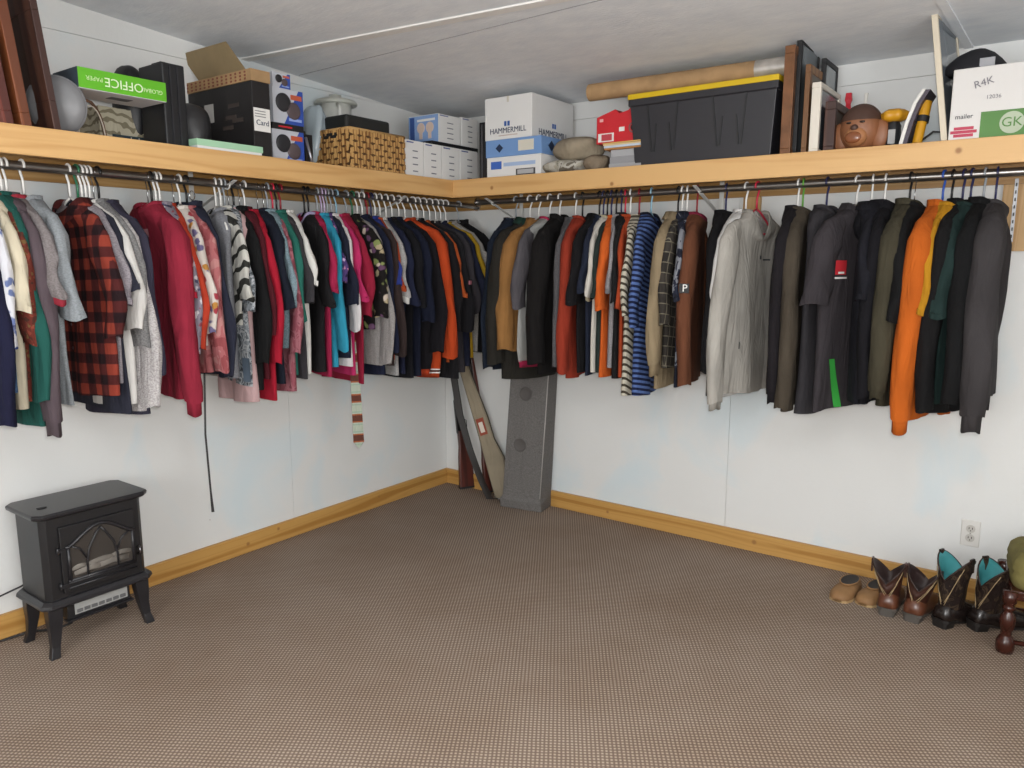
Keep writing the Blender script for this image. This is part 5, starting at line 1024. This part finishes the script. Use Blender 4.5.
# ------------------------------------------------------------------ footwear
def boot(label, loc, rz, h, leather, foot, lining, sole, tilt=0.0, wide=1.0, dipv=0.075):
    r = thing('cowboy_boot', label, 'boot', (loc[0], loc[1], 0), rz, 'cowboy boots by the baseboard')     # heel at origin, toe along +y
    N = 28; zs_ = [0.085, 0.11, 0.14, 0.17, 0.20, 0.23]; rings = []
    for j in range(8):
        q = j/7; ring = []; zt_ = 0.075
        for i in range(N):
            a = 2*PI*i/N; sd = abs(math.cos(a)); top = h-dipv*(1-sd)**0.9*(1.0 if math.sin(a) < 0 else 0.9)
            z = zt_+(top-zt_)*q; rx = (0.040+0.022*q**1.3)*wide; ry = 0.052+0.014*q
            ring.append((rx*math.cos(a)+tilt*q*0.05, 0.062+ry*math.sin(a)+0.004*math.sin(q*9), z))
        rings.append(ring)
    sh = MB().loft(rings).obj('shaft', leather, r, True)
    def inset(r0, k_, dz): cx_ = sum(p[0] for p in r0)/N; return [(cx_+(p[0]-cx_)*k_, 0.062+(p[1]-0.062)*k_, p[2]-dz) for p in r0]
    inn = [inset(rings[7], 0.99, 0), inset(rings[7], 0.955, 0.0), inset(rings[6], 0.94, 0), inset(rings[5], 0.93, 0), inset(rings[4], 0.92, 0), inset(rings[3], 0.9, 0)]
    MB().loft(inn, False, True).obj('lining', lining, r, True)
    MB().tube([Vector(p) for p in rings[-1]]+[Vector(rings[-1][0])], 0.003, 6).obj('top_binding', plain('#2c1a14', 0.5), r, True)
    for s_ in (1, -1):
        for k in (0, 1):
            pts_ = []
            for j in range(8):
                q = 0.22+0.7*j/7; a = -PI/2+s_*(0.12+0.95*j/7*(0.8 if k else 1.0)); rx = (0.040+0.022*q**1.3)*wide+0.0015; ry = 0.052+0.014*q+0.0015
                pts_.append((rx*math.cos(a)+tilt*q*0.05, 0.062+ry*math.sin(a), 0.075+(h-0.075-dipv*(1-abs(math.cos(a))))*q*0.97-k*0.012))
            MB().tube(pts_, 0.0013, 5).obj('stitching', plain('#a08a68', 0.7), sh, True)
    # foot
    fr = []
    for y, hw, ht, zb in ((-0.006, 0.022, 0.060, 0.034), (0.004, 0.034, 0.085, 0.034), (0.03, 0.040, 0.100, 0.032), (0.07, 0.041, 0.108, 0.024), (0.11, 0.040, 0.100, 0.016), (0.15, 0.045, 0.078, 0.012), (0.19, 0.049, 0.064, 0.012), (0.23, 0.046, 0.052, 0.013), (0.262, 0.036, 0.040, 0.016), (0.278, 0.022, 0.028, 0.018)):
        hw *= wide; fr.append([(hw*sgnpow(math.cos(a), 0.8), y, zb+(ht-zb)*max(0, sgnpow(math.sin(a), 0.8)) if math.sin(a) > 0 else zb+0.004*math.sin(a)) for a in [2*PI*i/20 for i in range(20)]])
    MB().loft(fr, True, True).obj('vamp', foot, r, True)
    out_ = []
    for y, hw in ((-0.010, 0.018), (0.0, 0.036), (0.04, 0.042), (0.10, 0.038), (0.18, 0.051), (0.23, 0.049), (0.268, 0.038), (0.286, 0.018)): out_.append((hw*wide, y))
    zc_ = lambda y: 0.034-0.024*min(1, max(0, (y-0.03)/0.10)) if y < 0.13 else 0.010
    lo = [[(x_*s_, y, zc_(y)-0.009) for x_, y in out_] for s_ in (1,)][0]; poly = [(x_, y) for x_, y in out_]+[(-x_, y) for x_, y in reversed(out_)]
    n = len(poly); m = MB(); m.add([(x_, y, zc_(y)-0.009) for x_, y in poly]+[(x_, y, zc_(y)+0.002) for x_, y in poly], [(i, (i+1) % n, (i+1) % n+n, i+n) for i in range(n)]+[(i, i+1, n-2-i, n-1-i) for i in range(n//2-1)]+[(i+n, n-1-i+n, n-2-i+n, i+1+n) for i in range(n//2-1)])
    m.obj('sole', sole, r)
    MB().loft([[(x_*k*wide, -0.006+y*k2, z__) for x_, y in ((-0.030, 0.006), (-0.022, 0), (0.022, 0), (0.030, 0.006), (0.034, 0.05), (-0.034, 0.05))] for k, k2, z__ in ((0.92, 0.95, 0.0), (1.05, 1.05, 0.028))], True, True).obj('heel', sole, r)
    for s_ in (1, -1): boxo('pull_strap', s_*(0.061*wide)-0.0035+tilt*0.05, s_*(0.061*wide)+0.0035+tilt*0.05, 0.05, 0.075, h-0.05, h+0.006, leather, r)
    return r
BRN = plain('#3e241c', 0.35, var=0.25); BRF = plain('#5a3524', 0.28, var=0.2); TUR = plain('#3f8a8e', 0.6, var=0.15); DKL = plain('#2c1c1a', 0.6); SOL = plain('#4a4540', 0.6); BKL = cloth('camo', '#2a201d', '#241a18', '#4a3a2c', '#2c211d', s=1.6, rough=0.45); BKF = plain('#1e1715', 0.25, var=0.2); SOB = plain('#1a1716', 0.5)
def bl_(x, y): p = onz(0.0, x, y); return p.x, p.y
boot('brown cowboy boot beside the tan slip-on shoes', bl_(886, 616), 0.06, 0.208, BRN, BRF, DKL, SOL, -0.2)
boot('brown cowboy boot between its pair and the turquoise lined boots', bl_(911, 622), -0.12, 0.208, BRN, BRF, DKL, SOL, 0.35)
boot('black cowboy boot with turquoise lining next to the brown boots', bl_(939, 627), -0.45, 0.285, BKL, BKF, TUR, SOB, 0.1, dipv=0.09)
boot('black cowboy boot with turquoise lining next to the stool leg', bl_(972, 629), -0.75, 0.275, BKL, BKF, TUR, SOB, 0.5, dipv=0.09)
def slip_on(label, loc, rz):
    r = thing('slip_on_shoe', label, 'shoe', (loc[0], loc[1], 0), rz, 'tan slip-on shoes')          # toe at -y end
    TAN = plain('#8a6640', 0.7, var=0.2); rings = []
    prof = ((0.0, 0.020, 0.026), (0.012, 0.036, 0.038), (0.04, 0.046, 0.046), (0.075, 0.047, 0.050), (0.11, 0.044, 0.050), (0.15, 0.040, 0.050), (0.19, 0.036, 0.052), (0.21, 0.024, 0.050))
    for y, hw, ht in prof:
        ring = []
        for i in range(20):
            a = 2*PI*i/20; s_ = math.sin(a)
            ring.append((hw*sgnpow(math.cos(a), 0.75), y, 0.008+(ht-0.008)*max(0, sgnpow(s_, 0.7)) if s_ > 0 else 0.008+0.006*s_))
        rings.append(ring)
    up = MB().loft(rings, True, True).obj('upper', TAN, r, True)
    MB().loft([[(0.030*k*math.cos(a), 0.140+0.060*k*math.sin(a), 0.0525+0.003*k-dz) for a in [2*PI*i/20 for i in range(20)]] for k, dz in ((1.15, 0.004), (1.05, -0.001), (0.95, 0.0), (0.6, 0.0003))], False, True).obj('lining', plain('#2b2624', 0.8), r, True)
    MB().tube([(0.034*math.cos(a), 0.140+0.066*math.sin(a), 0.0540) for a in [2*PI*i/20 for i in range(21)]], 0.004, 6).obj('collar', TAN, r, True)
    o2 = [(hw*1.03, y) for y, hw, ht in prof]; poly = o2+[(-a_, b_) for a_, b_ in reversed(o2)]
    n = len(poly); MB().add([(x_, y, 0.0) for x_, y in poly]+[(x_, y, 0.010) for x_, y in poly], [(i, (i+1) % n, (i+1) % n+n, i+n) for i in range(n)]+[(i, i+1, n-2-i, n-1-i) for i in range(n//2-1)]+[(i+n, n-1-i+n, n-2-i+n, i+1+n) for i in range(n//2-1)]).obj('sole', plain('#a58a62', 0.8), r)
slip_on('tan slip-on shoe on the open carpet side', bl_(837, 602), -0.12); slip_on('tan slip-on shoe next to the brown boots', bl_(862, 606), -0.22)

# ------------------------------------------------------------------ outlet and stool
p0 = ony(0, 962, 521); p1 = ony(0, 979, 545); xc = (p0.x+p1.x)/2; zc = (p0.z+p1.z)/2
ot = thing('wall_outlet', 'white duplex electrical outlet above the boots', 'outlet', (xc, 0, zc)); OW = plain('#d2cfca', 0.4); OG = plain('#b9b5ae', 0.4)
boxo('cover_plate', -0.035, 0.035, -0.006, 0, -0.057, 0.057, OW, ot, bevel=0.003)
for s_ in (-1, 1):
    q_ = MB().lathe([(0.017, 0), (0.017, -0.003), (0.001, -0.0032)], 16, (0, -0.006, s_*0.02), 'Y').obj('receptacle', OG, ot)
    for dx in (-0.006, 0.006): boxo('slot', dx-0.0014, dx+0.0014, -0.0098, -0.0088, s_*0.02-0.002, s_*0.02+0.007, plain('#3a3634', 0.6), q_)
    boxo('ground_hole', -0.002, 0.002, -0.0098, -0.0088, s_*0.02-0.010, s_*0.02-0.006, plain('#3a3634', 0.6), q_)
MB().lathe([(0.003, -0.006), (0.003, -0.0075), (0.001, -0.008)], 10, (0, 0, 0), 'Y').obj('screw', plain('#9a9894', 0.3, 0.8), ot)
lg = onz(0.0, 1004, 652); so = thing('footstool', 'low footstool with turned mahogany legs and olive cushion', 'stool', (lg.x, lg.y, 0), 0.12); MH = plain('#3a1a12', 0.22, var=0.2)
prof = [(0.016, 0), (0.027, 0.004), (0.031, 0.022), (0.030, 0.045), (0.022, 0.062), (0.016, 0.068), (0.019, 0.074), (0.016, 0.080), (0.021, 0.092), (0.026, 0.115), (0.024, 0.14), (0.015, 0.158), (0.013, 0.163), (0.021, 0.170), (0.021, 0.178), (0.014, 0.186), (0.023, 0.196), (0.024, 0.238)]
SW, SD = 0.42, 0.32
for dx, dy in ((0, 0), (SW, 0), (0, SD), (SW, SD)): MB().lathe(prof, 18, (dx, dy, 0)).obj('leg', MH, so, True)
for q in ((0, 0, SW, 0), (0, SD, SW, SD), (0, 0, 0, SD), (SW, 0, SW, SD)): MB().tube([(q[0], q[1], 0.045), ((q[0]+q[2])/2, (q[1]+q[3])/2, 0.045), (q[2], q[3], 0.045)], [0.008, 0.012, 0.008], 10).obj('stretcher', MH, so, True)
boxo('apron', 0.0, SW, 0.0, SD, 0.205, 0.240, MH, so, bevel=0.004)
OL = cloth('solid', '#8a8048')
rings = []
for z__, k in ((0.236, -0.030), (0.25, -0.022), (0.285, -0.016), (0.297, -0.022), (0.31, -0.016), (0.34, -0.022), (0.36, -0.04), (0.368, -0.08)):
    rings.append([(SW/2+(SW/2+0.02+k)*sgnpow(math.cos(a), 0.35), SD/2+(SD/2+0.02+k)*sgnpow(math.sin(a), 0.35), z__) for a in [2*PI*i/40 for i in range(40)]])
MB().loft(rings, True, True).obj('cushion', OL, so, True)
# ceiling lamp that lights the room, behind the photographer
lp = thing('ceiling_lamp', 'round white glass ceiling lamp', 'lamp', (3.0, -3.3, ceil_z(-3.3)))
MB().lathe([(0.19, -0.002), (0.19, -0.02), (0.001, -0.021)], 28).obj('base', plain('#d8d8d8', 0.4), lp)
